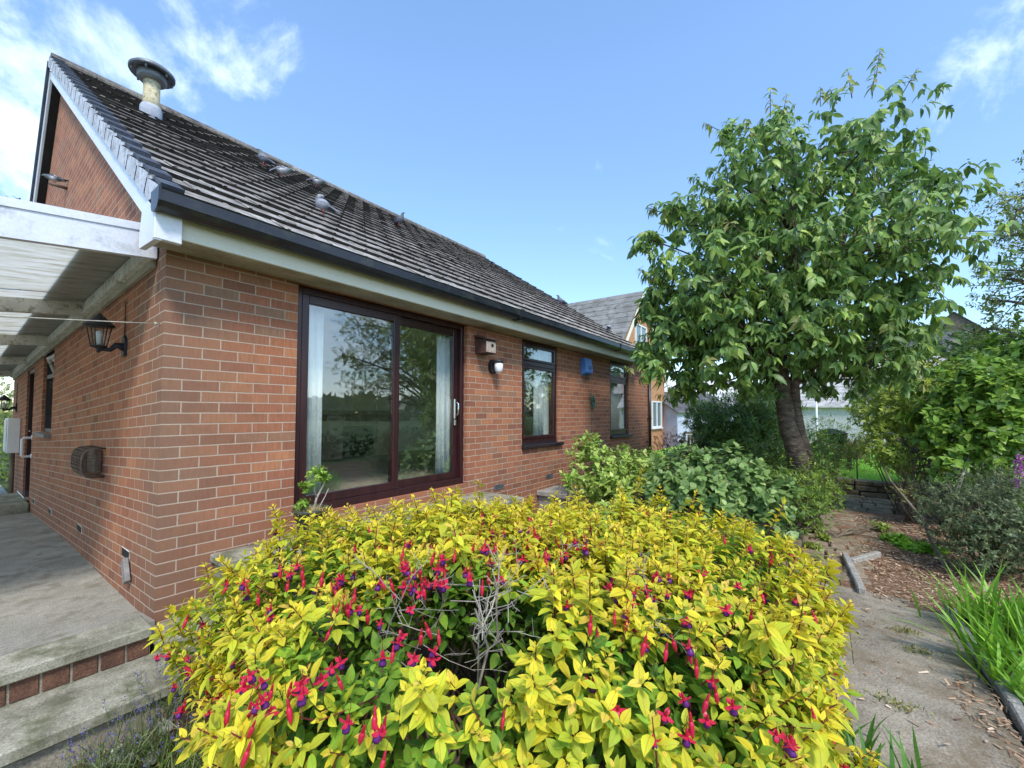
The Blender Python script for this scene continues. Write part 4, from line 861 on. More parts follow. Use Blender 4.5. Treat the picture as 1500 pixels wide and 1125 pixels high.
for n_, i in enumerate(order):
    p = fl[i]; op = 0 if rng.random() < .5 else 1; sc_ = rng.uniform(.8, 1.2); mt = Matrix.Translation(tuple(p))@Matrix.Rotation(rng.uniform(-.35, .35), 4, 'X')@Matrix.Rotation(rng.uniform(-.35, .35), 4, 'Y')@Matrix.Rotation(rng.uniform(0, 6.28), 4, 'Z')@Matrix.Scale(sc_, 4)
    if n_ < 100:
        o = bpy.data.objects.new('flower', FM[op][0]); COL.objects.link(o); o.parent = FB; o.matrix_local = Matrix.Translation(-Vector(FB['_w']))@mt
    else:
        rest.add([mt@Vector(v) for v in FM[op][1].v], FM[op][1].f, 0, True); rc += FM[op][2]
o = rest.ob('flower_mass', 'petal', FB); a = o.data.color_attributes.new('Col', 'FLOAT_COLOR', 'POINT'); a.data.foreach_set('color', [x for c in rc for x in c]); o['kind'] = 'stuff'
# tall weed growing through the bush
t = thing('goosegrass_weed', 'pale green whorled weed standing up through the fuchsia', 'weed', fc_(.36, 2.0, .2)); b0 = W(893, 830, 1.95); mb = MB(); tp = W(888, 742, 2.0); mb.tube([b0, tp], [.004,.002], 6); mb.ob('stem', 'gstem', t)
k = 9; P = np.array([b0+(tp-b0)*f for f in np.linspace(.05, 1, k)]); leafmesh('foliage', rosette(P, np.tile((tp-b0)[None], (k,1)), 8, .05, .011, [srgb(150,184,92), srgb(170,200,110)], [1,1], 1.6, 0, T_HI, 0.), 'leaf', t)
# ------------------------------------------------------------------ trees
GC = [srgb(84,118,70), srgb(104,140,80), srgb(126,160,88), srgb(160,188,106), srgb(70,100,68)]
def limb(mb, p, q, r0, r1, sag=.05, n=5):
    p, q = np.array(p, float), np.array(q, float); d = np.linalg.norm(q-p); pts = []; off = rng.normal(0, d*.06, 3)
    for i in range(n+1):
        t = i/n; pts.append(p+(q-p)*t+off*math.sin(math.pi*t)+np.array([0,0,sag*d*math.sin(math.pi*t)]))
    mb.tube(pts, [r0+(r1-r0)*i/n for i in range(n+1)], 8, cap=False); return pts
CT = thing('cherry_tree', 'tall rounded cherry tree with drooping green leaves and leaning twin trunk', 'tree', W(1180, 735, 6.1)*[1,1,0]+[0,0,-.3])
mb = MB(); b0 = W(1182, 720, 6.1); b0[2] = -.34; j = W(1150, 575, 6.05); top = W(1165, 300, 6.1)
base = np.array(CT['_w']); tr = [b0, W(1168, 668, 6.1), W(1154, 625, 6.08), W(1146, 575, 6.05), W(1142, 520, 6.05), W(1150, 440, 6.1), W(1160, 340, 6.1), W(1165, 240, 6.1)]
mb.tube(tr, [.175,.125,.108,.1,.09,.07,.05,.025], 14)
tr2 = [W(1182, 680, 6.14), W(1172, 640, 6.16), W(1165, 600, 6.2), W(1163, 560, 6.24), W(1180, 500, 6.3), W(1215, 420, 6.4), W(1250, 300, 6.5), W(1262, 220, 6.5)]
mb.tube(tr2, [.11,.085,.075,.068,.06,.05,.035,.02], 12)
mb.ob('trunk', 'bark', CT)
blobs = []
for u, v, r in ((1140,215,44),(1250,238,44),(1200,265,95),(1090,275,75),(1322,278,48),(1010,330,46),(1020,430,78),(1110,390,105),(1230,390,115),(1300,370,70),(1350,300,34),(1300,460,56),(960,440,34),(992,500,46),(1040,470,66),(1150,470,80),(1060,330,60),(950,350,24),(972,488,46),(1055,515,66),(1150,515,62),(1245,515,66),(1300,515,38),(975,395,40),(1137,176,20),(1262,200,20),(1382,262,18),(985,305,24),(1350,415,26),(1070,190,24),(1312,228,22),(945,520,22),(1205,556,34),(1010,545,34),(1090,560,30),(1320,540,34),(1270,555,34),(1340,500,38),(955,535,26),(1130,560,26),(1000,570,22)):
    R_ = r/F*6.1; dep = rng.uniform(-.35, .35)
    blobs.append((W(u, v, 6.1+dep), (R_, R_, R_*.95)))
    if r > 60: blobs.append((W(u, v, 6.1)+FW*R_*.95, (R_*.85,)*3)); blobs.append((W(u, v, 6.1)-FW*R_*.8, (R_*.85,)*3))
bt = []; mb = MB(); nodes = [np.array(p) for p in tr[4:]]+[np.array(p) for p in tr2[3:]]
for c, r in blobs:
    c = np.array(c); src = min(nodes, key=lambda q: np.linalg.norm(q+[0,0,.4]-c)); limb(mb, src, c, max(.014, r[0]*.04), .01)
    m = int(150*r[0]**2)+9; p, d = blobpts(c, r, m, .55, None, 1.2)
    dr = norm(d*[1,1,.7]+np.array([0,0,.1])+rng.normal(0, .3, d.shape))
    bt += rosette(p, dr, 7, .126, .05, GC, [3,4,3,1.0,2], 1.0, 1.05, T_FX, .11, .3, .32, None, .15, .3)
    for q in p[:max(3, m//9)]: limb(mb, c+(q-c)*.15, q, .007, .002, .02, 3)
cc_ = W(1190, 360, 6.1); outer = []
for c, r in blobs:                                       # young shoots that stand clear of the crown
    c = np.array(c); p, d = blobpts(c, r, int(16*r[0]**1.2)+3, .08)
    for q, e in zip(p, d):
        pq = (q-CAM)@RM
        if pq[0]/pq[1]*F+CX < 1365 and (q-cc_)@e > .75*np.linalg.norm(q-cc_) and not any(np.linalg.norm(q-np.array(c2_)) < r2_[0]*.92 for c2_, r2_ in blobs): outer.append((q, e))
OP = np.array([a_ for a_, b_ in outer]); OD = norm(np.array([b_ for a_, b_ in outer])*[1,1,.6]+np.array([0,0,.55])); OL = rng.uniform(.08, .22, len(OP))
for f_, kk, sz in ((1., 3, .075), (.72, 3, .1), (.42, 3, .12), (.12, 4, .13)): bt += rosette(OP+OD*(OL*f_)[:, None], OD, kk, sz, sz*.4, [srgb(132,150,92), srgb(112,146,84), srgb(150,150,104)], [2,3,1], .8, 1.0, T_HI, .02, .35, .3, None, .14)
for q, e, l in zip(OP, OD, OL): mb.tube([q-e*.12, q+e*l*.5, q+e*l], [.006,.004,.002], 4, cap=False)
mb.ob('limbs', 'bark', CT); leafmesh('crown', bt, 'leaf', CT)
# second tree, right, with small leaves; seen again in the patio door
T2 = thing('ash_tree', 'loose small-leaved tree at the right edge standing over the shrubs', 'tree', (9.4,-7.0,-.3))
mb = MB(); tr = [(9.4,-7.0,-.36),(9.35,-6.95,1.2),(9.3,-6.9,2.4),(9.2,-6.8,3.8),(9.1,-6.7,5.4)]; mb.tube(tr, [.2,.16,.14,.1,.04], 10); mb.ob('trunk', 'bark', T2)
bl = [(tuple(W(u, v, d)), r) for u, v, d, r in ((1485,290,8.2,.42),(1465,350,8.3,.32),(1490,400,8.,.5),(1450,440,8.3,.42),(1480,490,8.,.55),(1430,490,8.6,.35),(1500,330,8.4,.5),(1440,395,8.5,.22))]+[((7.3,-8.2,1.9),.9),((7.9,-9.2,3.),1.2),((7.4,-8.6,4.2),.9),((6.7,-8.2,3.1),.6),((7.6,-8.2,4.8),1.1)]+[((8.9,-6.7,4.9),1.0),((9.6,-7.4,4.2),1.3),((8.3,-6.9,3.7),1.0),((9.8,-6.3,3.5),.95),((7.9,-7.9,3.2),1.2),((8.2,-8.6,4.2),1.1),((9.6,-8.4,3.2),1.2),((8.7,-7.7,2.4),1.0),((7.6,-7.0,2.3),.7),((10.1,-5.9,2.6),.6),((9.2,-6.1,4.1),.6),((10.6,-7.0,4.6),1.0),((10.3,-6.2,4.9),.7),((8.6,-9.1,2.2),1.1)]
bt = []; mb = MB()
for c, r in bl:
    c = np.array(c); limb(mb, (9.3,-6.9,max(1.4,c[2]-1.3)), c, .05, .015); p, d = blobpts(c, (r,r,r*.8), int(130*r*r)+10, .75); bt += rosette(p, d+[0,0,.2], 9, .07, .03, [srgb(90,116,52), srgb(122,142,66), srgb(70,92,48), srgb(150,150,84)], [3,3,2,1], 1.2, .2, T_LO, .12)
    for q in p[::8]: limb(mb, c, q, .01, .003, .02, 2)
mb.ob('limbs', 'bark', T2); leafmesh('crown', bt, 'leaf', T2)
# ------------------------------------------------------------------ shrubs and border plants
def S(name, label, cat, blobs_px, n, L, Wd, cols, wts, gz=-.3, **kw):
    bl = []
    for u, v, d, r, *rz_ in blobs_px: bl.append((W(u, v, d), (r, r, rz_[0] if rz_ else r)))
    c = np.mean([b[0] for b in bl], 0); base = np.array([c[0], c[1], gz]); return shrub(name, label, cat, base, bl, n, L, Wd, cols, wts, **kw)
S('hydrangea_bush', 'pale green rounded bush against the brick wall under the windows', 'bush', [(872,690,5.9,.42),(915,695,6.1,.42),(860,655,6.1,.2),(945,690,6.4,.35),(900,730,5.6,.4)], 620, .075, .045, [srgb(132,164,84), srgb(164,192,110), srgb(96,130,64), srgb(190,208,140)], [3,3,2,1], k=6, droop=.12, shell=.45)
S('rose_bush', 'dark twiggy bush with a red flower beyond the wall end', 'bush', [(975,665,9,.5),(1000,655,9.6,.5),(1020,665,9,.4)], 420, .05, .025, [srgb(66,72,52), srgb(92,88,66), srgb(50,60,42), srgb(112,96,78)], [3,2,2,1], k=5, T=T_LO, stems=26)
mb = MB(); mb.lathe([(.001,-.03),(.04,-.02),(.055,.01),(.04,.035),(.001,.03)], W(998,647,8.6), 10); tag(mb.ob('rose_bloom', 'riser'), 'single orange-red bloom above the dark twiggy bush', 'flower')
S('mallow_bush', 'broad grey-green leafy bush filling the bed right of the fuchsia top', 'bush', [(1000,700,5.4,.42),(1060,700,5.3,.42),(1110,715,5.2,.38),(1030,735,4.9,.4),(975,720,5.2,.3),(1140,735,5.,.26),(1000,770,4.9,.3),(1070,775,4.8,.3),(1130,770,4.9,.25)], 900, .085, .07, [srgb(100,134,82), srgb(126,158,104), srgb(80,112,68), srgb(152,178,126)], [3,3,2,1], k=5, droop=.2, fold=.1, shell=.4)
S('yew_bush', 'dark green feathery yew behind the cherry trunk', 'bush', [(1080,625,9.,.75),(1120,600,9.4,.7),(1050,650,8.8,.5),(1130,650,9.,.6),(1030,610,9.6,.4)], 3200, .12, .02, [srgb(66,102,52), srgb(88,126,60), srgb(116,152,74), srgb(52,82,48)], [3,3,1,2], k=9, T=T_LO, spread=.9, stems=10)
S('spirea_bush', 'fine-leaved mid green bush spilling round the foot of the cherry trunk', 'bush', [(1200,700,6.2,.4),(1180,745,5.2,.3),(1210,725,5.8,.25),(1165,720,5.5,.35),(1190,710,5.7,.3),(1150,690,6.3,.5),(1130,670,7.,.5),(1195,735,5.3,.2)], 1500, .045, .018, [srgb(84,118,50), srgb(112,142,60), srgb(68,98,44), srgb(140,160,74)], [3,3,2,1], k=7, T=T_LO, stems=12)
S('privet_bush', 'green bush to the right of the cherry trunk before the lawn', 'bush', [(1205,670,7.6,.4),(1225,655,8.4,.45),(1195,640,8.2,.4)], 700, .055, .02, [srgb(92,128,56), srgb(116,150,66), srgb(70,100,48)], [3,2,2], k=7, T=T_LO)
S('conifer_bush', 'dark conifer under the pale roof right of the cherry trunk', 'bush', [(1285,575,12.5,.8),(1310,590,12.5,.8)], 1100, .08, .014, [srgb(52,80,44), srgb(70,100,50), srgb(40,64,40)], [3,2,2], k=9, T=T_LO, gz=-.04)
S('variegated_bush', 'light variegated bush with cream-edged leaves overhanging the path end', 'bush', [(1290,600,7.4,.5),(1330,590,7.2,.55),(1285,650,7.,.32),(1310,670,6.8,.25),(1350,620,7.,.4)], 900, .07, .035, [srgb(92,130,52), srgb(120,156,60), srgb(80,112,50)], [3,2,2], k=7, edge=np.array(srgb(176,196,110)[:3]), shell=.5)
S('viburnum_bush', 'large broad-leaved green shrub at the right edge under the small-leaved tree', 'bush', [(1420,580,6.4,.62),(1480,600,6.,.7),(1380,620,6.4,.45),(1460,650,5.8,.4),(1400,670,6.,.32),(1520,560,6.6,.8),(1490,545,6.8,.6)], 1500, .11, .07, [srgb(92,130,54), srgb(118,158,66), srgb(74,108,50), srgb(146,180,88)], [3,3,2,1.], k=6, droop=.25, stems=16, smr=.02)
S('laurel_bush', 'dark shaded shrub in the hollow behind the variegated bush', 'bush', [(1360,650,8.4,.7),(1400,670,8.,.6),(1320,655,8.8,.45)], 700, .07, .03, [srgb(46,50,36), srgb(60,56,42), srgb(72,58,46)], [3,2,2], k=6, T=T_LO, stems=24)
S('golden_privet', 'yellow-green clipped bush top glimpsed below the stone roofs', 'bush', [(1350,560,12.,.6),(1390,560,12.,.6),(1330,570,11.5,.4)], 700, .06, .03, [srgb(170,180,56), srgb(190,196,74), srgb(130,150,50)], [3,2,2], k=6, T=T_LO, gz=-.04)
S('hawthorn_bush', 'green hedge mass behind the right-hand shrubs', 'bush', [(1440,560,9.4,.9),(1500,540,9.,1.),(1400,555,10.,.6),(1560,600,8.,1.3)], 1300, .06, .03, [srgb(84,112,50), srgb(104,132,58), srgb(62,88,44)], [3,2,2], k=7, T=T_LO)
S('hebe_bush', 'blue-grey small-leaved shrub on brown stems beside the bark path', 'bush', [(1400,760,4.6,.36),(1460,760,4.3,.4),(1500,740,4.4,.4),(1430,800,4.3,.3),(1385,730,5.,.3),(1450,715,4.9,.32),(1530,800,4.1,.4)], 2000, .036, .016, [srgb(80,100,76), srgb(104,124,94), srgb(62,82,62), srgb(132,146,108)], [3,3,2,1], k=9, T=T_LO, stems=22, smr=.014, shell=.5)
S('seedling_bush', 'small pink-tinged seedlings on twiggy stems above the stone wall end', 'bush', [(1335,690,6.6,.28),(1330,720,6.3,.22)], 220, .035, .016, [srgb(110,130,70), srgb(150,120,96), srgb(130,140,90)], [3,1,2], k=5, T=T_LO, stems=18)
S('fern_patch', 'low bright green ferny plant on the bark beside the kerb', 'plant', [(1335,800,5.25,.18,.07),(1360,806,5.1,.16,.06),(1310,790,5.5,.14,.06)], 260, .07, .035, [srgb(110,160,52), srgb(134,184,66), srgb(90,130,48)], [3,2,1], k=6, up=1., gz=-.3)
S('path_weed', 'scrappy green weeds on the left edge of the sett path', 'weed', [(1205,785,5.6,.1,.05),(1190,800,5.2,.1,.05),(1195,770,5.9,.1,.05),(1290,770,6.,.12,.05)], 160, .05, .025, [srgb(110,140,60), srgb(140,160,80)], [1,1], k=5, T=T_LO)
S('wall_shoot', 'single upright green shoot against the brick plinth', 'plant', [(833,705,5.3,.05,.14)], 26, .08, .025, [srgb(130,170,72), srgb(150,190,90)], [1,1], k=4)
# leaning bare branch over the bark
mb = MB(); mb.tube([W(1288,672,6.9), W(1305,705,6.5), W(1330,735,6.), W(1352,762,5.5), W(1368,800,5.0), G(1385,830)], [.012,.014,.018,.02,.022,.026], 8); tag(mb.ob('leaning_branch', 'wood'), 'bare grey branch leaning over the bark mulch from the hebe', 'branch')
# stems of the viburnum
mb = MB()
for p, q in (((1418,700,5.9),(1405,600,6.2)),((1400,725,5.6),(1430,640,6.)),((1395,690,6.1),(1400,640,6.2))): mb.tube([W(*p), W(*q)], [.022,.014], 7)
tag(mb.ob('cut_branch', 'twig'), 'pale bare stems rising below the broad-leaved shrub', 'branch')
# strap-leaved clumps
def clump(label, name, c, n, L, wd, cols, lean=(0,0), spread=.8, cat='plant', mat='leaf'):
    t = thing(name, label, cat, c); c = np.array(c); P = c+np.stack([rng.normal(0,.5*spread*.25,n), rng.normal(0,.5*spread*.25,n), np.zeros(n)], 1)
    D = np.stack([rng.normal(lean[0],.35*spread,n), rng.normal(lean[1],.35*spread,n), np.ones(n)], 1); T = (np.array([[0,-.5,0],[0,.5,0],[.25,-.8,0],[.25,.8,0],[.5,-.9,0],[.5,.9,0],[.75,-.65,0],[.75,.65,0],[1,0,0]],float), [(0,1,3,2),(2,3,5,4),(4,5,7,6),(6,7,8)])
    s = rng.uniform(.6, 1.1, n); N = np.stack([-D[:,0]*.6, -D[:,1]*.6, np.ones(n)*.6],1)+rng.normal(0,.3,(n,3)); leafmesh('foliage', [leafbatch(P, D, N, L*s, wd, colvar(n, cols, [1]*len(cols)), T, .0, rng.uniform(.05,.5,n))], mat, t); return t
ST = [srgb(110,160,60), srgb(140,190,74), srgb(86,130,50)]
for i, (u, v, d, lb) in enumerate(((1465,960,2.95,'strap-leaved crocosmia clump nearest the stone kerb'),(1500,920,3.1,'strap-leaved crocosmia clump at the right edge of the picture'),(1440,905,3.5,'strap-leaved crocosmia clump farthest back beside the bark'),(1500,1000,2.7,'low strap-leaved crocosmia clump at the kerb corner'))):
    c = G(u+25, v+25); c[2] = -.31; clump(lb, 'crocosmia_clump', c, 95, .52 if i < 3 else .34, .022, ST, (-.2,.15), .9)['group'] = 'crocosmia clumps'
c = G(1275, 1150); c[2] = -.3; clump('dark green strap leaves poking up at the bottom right of the fuchsia', 'daylily_clump', c, 60, .26, .02, [srgb(66,110,52), srgb(84,132,60)], (.05,.1), .8)
t = clump('tan dried cordyline head in front of the pale render wall', 'cordyline', W(1243,640,10.5)*[1,1,0]+[0,0,.25], 170, .75, .03, [srgb(190,160,112), srgb(206,180,134), srgb(150,130,84)], (0,0), 1.3, 'plant', 'straw'); mb = MB(); a = np.array(t['_w']); mb.tube([a-[0,0,.5], a+[0,0,.2]], .05, 8); mb.ob('stem', 'wood', t)
# purple loosestrife
t = thing('purple_flower', 'purple flower spike among the blue-grey leaves at the right edge', 'flower', W(1492,740,4.5)); mb = MB(); mb.tube([W(1492,745,4.5), W(1494,668,4.5)], [.004,.003], 5); mb.ob('stem', 'gstem', t)
n = 260; f = rng.random(n); P = np.array([W(1492,712,4.5)+(W(1495,668,4.5)-W(1492,712,4.5))*x for x in f])+rng.normal(0,.02,(n,3)); leafmesh('petals', [leafbatch(P, rng.normal(size=(n,3)), rng.normal(size=(n,3)), .022, .016, colvar(n, [srgb(186,84,170), srgb(206,120,196)], [1,1]), T_LO)], 'petal', t)
# lavender at the lower left
for i, (u, v, d, r, lb) in enumerate(((205,1080,1.95,.15,'lavender clump beside the lower step edge'),(250,1010,2.1,.12,'lavender clump between the steps and the fuchsia'),(300,1110,1.75,.16,'lavender clump under the left skirt of the fuchsia'),(140,1130,1.8,.1,'lavender sprig at the bottom left before the step'),(420,1120,1.6,.14,'lavender clump in shade below the fuchsia branches'))):
    c = G(u, v+40); t = thing('lavender', lb, 'lavender', c, 'lavender clumps'); n = 240; P = c+np.stack([rng.normal(0,r*.5,n), rng.normal(0,r*.5,n), np.zeros(n)],1); D = np.stack([rng.normal(0,.25,n), rng.normal(0,.25,n), np.ones(n)],1)
    leafmesh('foliage', [leafbatch(P+norm(D)*rng.uniform(0,.16,(n,1)), D+rng.normal(0,.5,(n,3)), rng.normal(size=(n,3)), rng.uniform(.04,.09,n), .006, colvar(n, [srgb(96,116,88), srgb(120,136,108), srgb(76,100,60)], [2,2,2]), T_FLAT, 0, .2)], 'leaf', t)
    m = 26; mb = MB(); bt = []
    for k_ in range(m):
        b0 = P[k_]; dd = norm(np.array([D[k_]]))[0]; h = rng.uniform(.2, .3); mb.tube([b0, b0+dd*h*.6, b0+dd*h+rng.normal(0,.01,3)], .0012, 3)
        q = b0+dd*h+np.outer(rng.uniform(-.045,.01,12), dd)+rng.normal(0,.004,(12,3)); bt.append(leafbatch(q, rng.normal(size=(12,3))+dd, rng.normal(size=(12,3)), .009, .006, colvar(12, [srgb(92,88,140), srgb(120,112,164), srgb(84,80,110)], [2,2,1]), T_LO))
    mb.ob('stem', 'gstem', t); leafmesh('flower_spikes', bt, 'petal', t)
n = 2600; c = G(330, 1150); P = c+np.stack([rng.uniform(-.6,.6,n), rng.uniform(-.35,.5,n), np.zeros(n)],1); P[:,2] = -.31
o = leafmesh('grass', [leafbatch(P, rng.normal(0,.6,(n,3))+[0,0,1], rng.normal(size=(n,3)), rng.uniform(.05,.13,n), .006, colvar(n, [srgb(84,120,56), srgb(110,146,70), srgb(70,96,50)], [2,2,2]), T_FLAT, 0, .5)], 'leaf'); tag(o, kind='stuff')
# stones and litter at the foot of the steps
for k_ in range(12):
    c = G(60+k_*17+random.uniform(-12,12), 1085+random.uniform(-10,45)-k_*2); s_ = random.uniform(.02,.045); mb = MB(); mb.bbox(-s_,s_,-s_*.7,s_*.7,-.01,s_*.5,s_*.22,0,Matrix.Translation((c[0],c[1],-.3))@Matrix.Rotation(random.random()*3,4,'Z'))
    o = mb.ob('pebble', 'kerb'); tag(o, 'pale broken stone on the soil below the lower step', 'stone', 'broken stones below the step')
# wood chips
def chips(name, x0, x1, y0, y1, n, z=-.296, mask=None, sz=(.02,.06)):
    P = np.stack([rng.uniform(x0,x1,n), rng.uniform(y0,y1,n), np.full(n,z)+rng.uniform(0,.014,n)],1)
    if mask is not None: P = P[mask(P)]; n = len(P)
    a = rng.random(n)*6.28; D = np.stack([np.cos(a), np.sin(a), rng.normal(0,.2,n)],1); N = rng.normal(0,.35,(n,3))+[0,0,1]
    return leafbatch(P, D, N, rng.uniform(*sz,n), rng.uniform(.006,.016,n), colvar(n, [srgb(196,164,130), srgb(160,124,94), srgb(120,90,68), srgb(214,190,160), srgb(90,68,52)], [3,3,2,1.4,1.4], .15), T_FLAT, 0, .1)
mk = lambda P: (P[:,1] < -3.7-.06*(P[:,0]-4.2)-.09*np.sin(P[:,0]*3)) & (P[:,1] > -5.2)
o = leafmesh('bark_chips', [chips('a', 4.25, 8.2, -5.2, -3.6, 9500, -.295, mk), chips('b', 1.2, 3.3, -4.25, -3.9, 700, -.296, lambda P: P[:,1] < -4.02+.09*np.sin(P[:,0]*5)-.1*(P[:,0]-2)), chips('b2', 2.0, 4.3, -4.24, -3.3, 110, -.296), chips('c', 4.5, 9, -3.9, -3.0, 260, -.29), chips('d', 1., 4.4, -5.2, -4.33, 2200, -.30), chips('e', -1.6, 0., -1.1, -.6, 260, -.30, None, (.01,.04))], 'chip'); tag(o, kind='stuff')
# fallen leaves and moss on the flags
for u, v, lb in ((1325,925,'tuft of moss and weed in the joint of the flag path, farthest of the tufts'),(1350,955,'tuft of pale weed in the middle of the flag path'),(1312,1030,'small tuft of weed in the flag path nearest the fuchsia')):
    c = G(u, v, -.295); n = 90; P = c+rng.normal(0,.035,(n,3))*[1,1.6,0]; t = tag(leafmesh('weed_tuft', [leafbatch(P, rng.normal(0,.8,(n,3))+[0,0,.5], rng.normal(size=(n,3)), .035, .008, colvar(n, [srgb(84,100,50), srgb(130,140,72), srgb(160,156,96)], [2,2,1]), T_LO)], 'leaf'), lb, 'weed', 'weed tufts on the path')
# edging stones
def kerb(label, p, q, w=.07, h=.1, seg=1):
    p, q = np.array(p), np.array(q); d = q-p; L_ = np.linalg.norm(d[:2]); m = Matrix.Translation(((p[0]+q[0])/2, (p[1]+q[1])/2, -.3))@Matrix.Rotation(math.atan2(d[1], d[0]), 4, 'Z')
    mb = MB(); mb.bbox(-L_/2, L_/2, -w/2, w/2, -.08, h*.6, .01, 0, m); return tag(mb.ob('edging_stone', 'kerb'), label, 'edging stone', 'stone edgings of the path')
kerb('pale edging stone running along the sett path beside the bark', G(1238,817), G(1263,871), .06)
kerb('short pale edging stone set crosswise at the corner of the bark bed', G(1247,826), G(1287,815), .06)
for i, (a, b2) in enumerate((((4.3,-4.27),(3.62,-4.26)),((3.6,-4.26),(2.85,-4.28)),((2.83,-4.28),(2.1,-4.25)),((2.08,-4.25),(1.3,-4.25)))):
    kerb(['long edging stone between path and straps, farthest from the viewer','long edging stone between path and straps, second from the bark','long edging stone beside the crocosmia at the right edge','long edging stone at the bottom right corner of the path'][i], a, b2, .06, .07)
mb = MB(); a = G(1158, 800); mb.bbox(a[0]-.3, a[0]+.5, a[1]-.12, a[1]+.1, -.34, -.18, .02); tag(mb.ob('kerb_block', 'stone'), 'dark stone block edging the bed behind the fuchsia', 'stone')
# dry stone wall
dw = thing('dry_stone_wall', 'low dry stone retaining wall at the end of the path below the lawn', 'wall', (10.5,-4,-.3))
for r in range(3):
    y = -2.3-.1*r
    while y > -5.4:
        L_ = random.uniform(.2, .48); h = .105; z = -.33+r*.112; mb = MB(); m = Matrix.Translation((10.6+random.uniform(-.02,.02)+.03*r-.06*(y+2.3)*0, y-L_/2, z+h/2))@Matrix.Rotation(random.uniform(-.04,.04), 4, 'X')@Matrix.Rotation(random.uniform(-.06,.06), 4, 'Z')
        mb.bbox(-.16, .16, -L_/2+.006, L_/2-.006, -h/2, h/2+random.uniform(-.012,.008), .018, 0, m); mb.ob('stone', 'stone', dw); y -= L_
mb = MB(); mb.tube([(10.9,-4.0,-.1),(10.9,-4.0,.55)], .012, 6); tag(mb.ob('metal_stake', 'iron'), 'thin dark stake standing on the lawn behind the low wall', 'stake')
# white boards right, soil bank
t = thing('timber_bench', 'weathered white plank bench end at the right edge beyond the grey shrub', 'bench', W(1490,715,7.)); a, b2 = W(1440,694,7.), W(1560,694,6.8); mb = MB()
ex = norm((b2-a)[None])[0]; mtx = Matrix.Translation(tuple((a+b2)/2))@Matrix.Rotation(math.atan2(ex[1], ex[0]), 4, 'Z'); mb.bbox(-.7,.7,-.2,-.02,-.02,.02,.004,0,mtx); mb.bbox(-.7,.7,.0,.18,-.02,.02,.004,0,mtx); mb.ob('seat', 'joist', t)
for x in (-.55,.55): mb = MB(); mb.bbox(x-.04,x+.04,-.18,.16,-.021-.45,-.021,.004,0,mtx); mb.ob('leg', 'joist', t)
mb = MB(); vs = []
bc = W(1500,690,8.6)
for i in range(13):
    for j_ in range(9):
        x = bc[0]-1.5+3.2*i/12; y = bc[1]-2.2+3*j_/8; vs.append((x, y, -.33+.95*math.exp(-((i-7)/3.6)**2-((j_-4)/2.4)**2)+.05*random.random()))
mb.add(vs, [(i*9+j_, (i+1)*9+j_, (i+1)*9+j_+1, i*9+j_+1) for i in range(12) for j_ in range(8)], 0, True); struct(mb.ob('earth_bank', 'soil'))
mb = MB(); mb.lathe([(.001,0),(.25,0),(.3,.22),(.32,.24),(.28,.26),(.1,.34),(.001,.35)], W(1218,640,10.2)-[0,0,.15], 20); tag(mb.ob('black_tub', 'black'), 'black plastic tub showing above the bushes by the render wall', 'tub')
shrub('clipped_hedge', 'low dark boundary hedge mirrored in the patio door glass', 'hedge', (4,-11,-.35), [((x+rng.normal(0,.2), -11+rng.normal(0,.2)+.05*x, .1), (.8,.6,.65)) for x in np.arange(-3, 16, 1.1)], 1500, .13, .08, [srgb(62,84,48), srgb(80,104,56), srgb(50,70,44)], [3,2,2], k=6, T=T_LO, stems=20)
# left background beyond the drive
S('garden_hedge', 'light green hedge past the far end of the gable wall', 'hedge', [(2,640,11.,.55),(-15,620,11.5,.9),(8,690,10.5,.35),(-30,680,10.,.8)], 700, .08, .045, [srgb(110,140,70), srgb(150,172,100), srgb(84,112,56)], [3,2,2], k=6, T=T_LO, gz=-.35)
S('birch_tree', 'pale leafy tree seen beside the far lantern under the carport', 'tree', [(0,600,15.,1.1),(-30,590,16.,1.6),(14,612,15.,.5)], 700, .1, .06, [srgb(150,164,110), srgb(190,196,150), srgb(120,140,84)], [3,2,2], k=6, T=T_LO, gz=-.35, stems=10)
mb = MB(); a = W(29, 290, 26.); mb.tube([a-[0,0,4], a], .04, 6); mb.tube([a-[0,0,.05], a+np.array([-1.2,1.,-.25])], .02, 5)
for f in (.1,.3,.5,.7,.9): q = a+np.array([-1.2,1.,-.25])*f; mb.tube([q-[.2,.25,0], q+[.2,.25,0]], .012, 4)
tag(mb.ob('aerial', 'iron'), 'far television aerial poking above the carport beam', 'aerial')
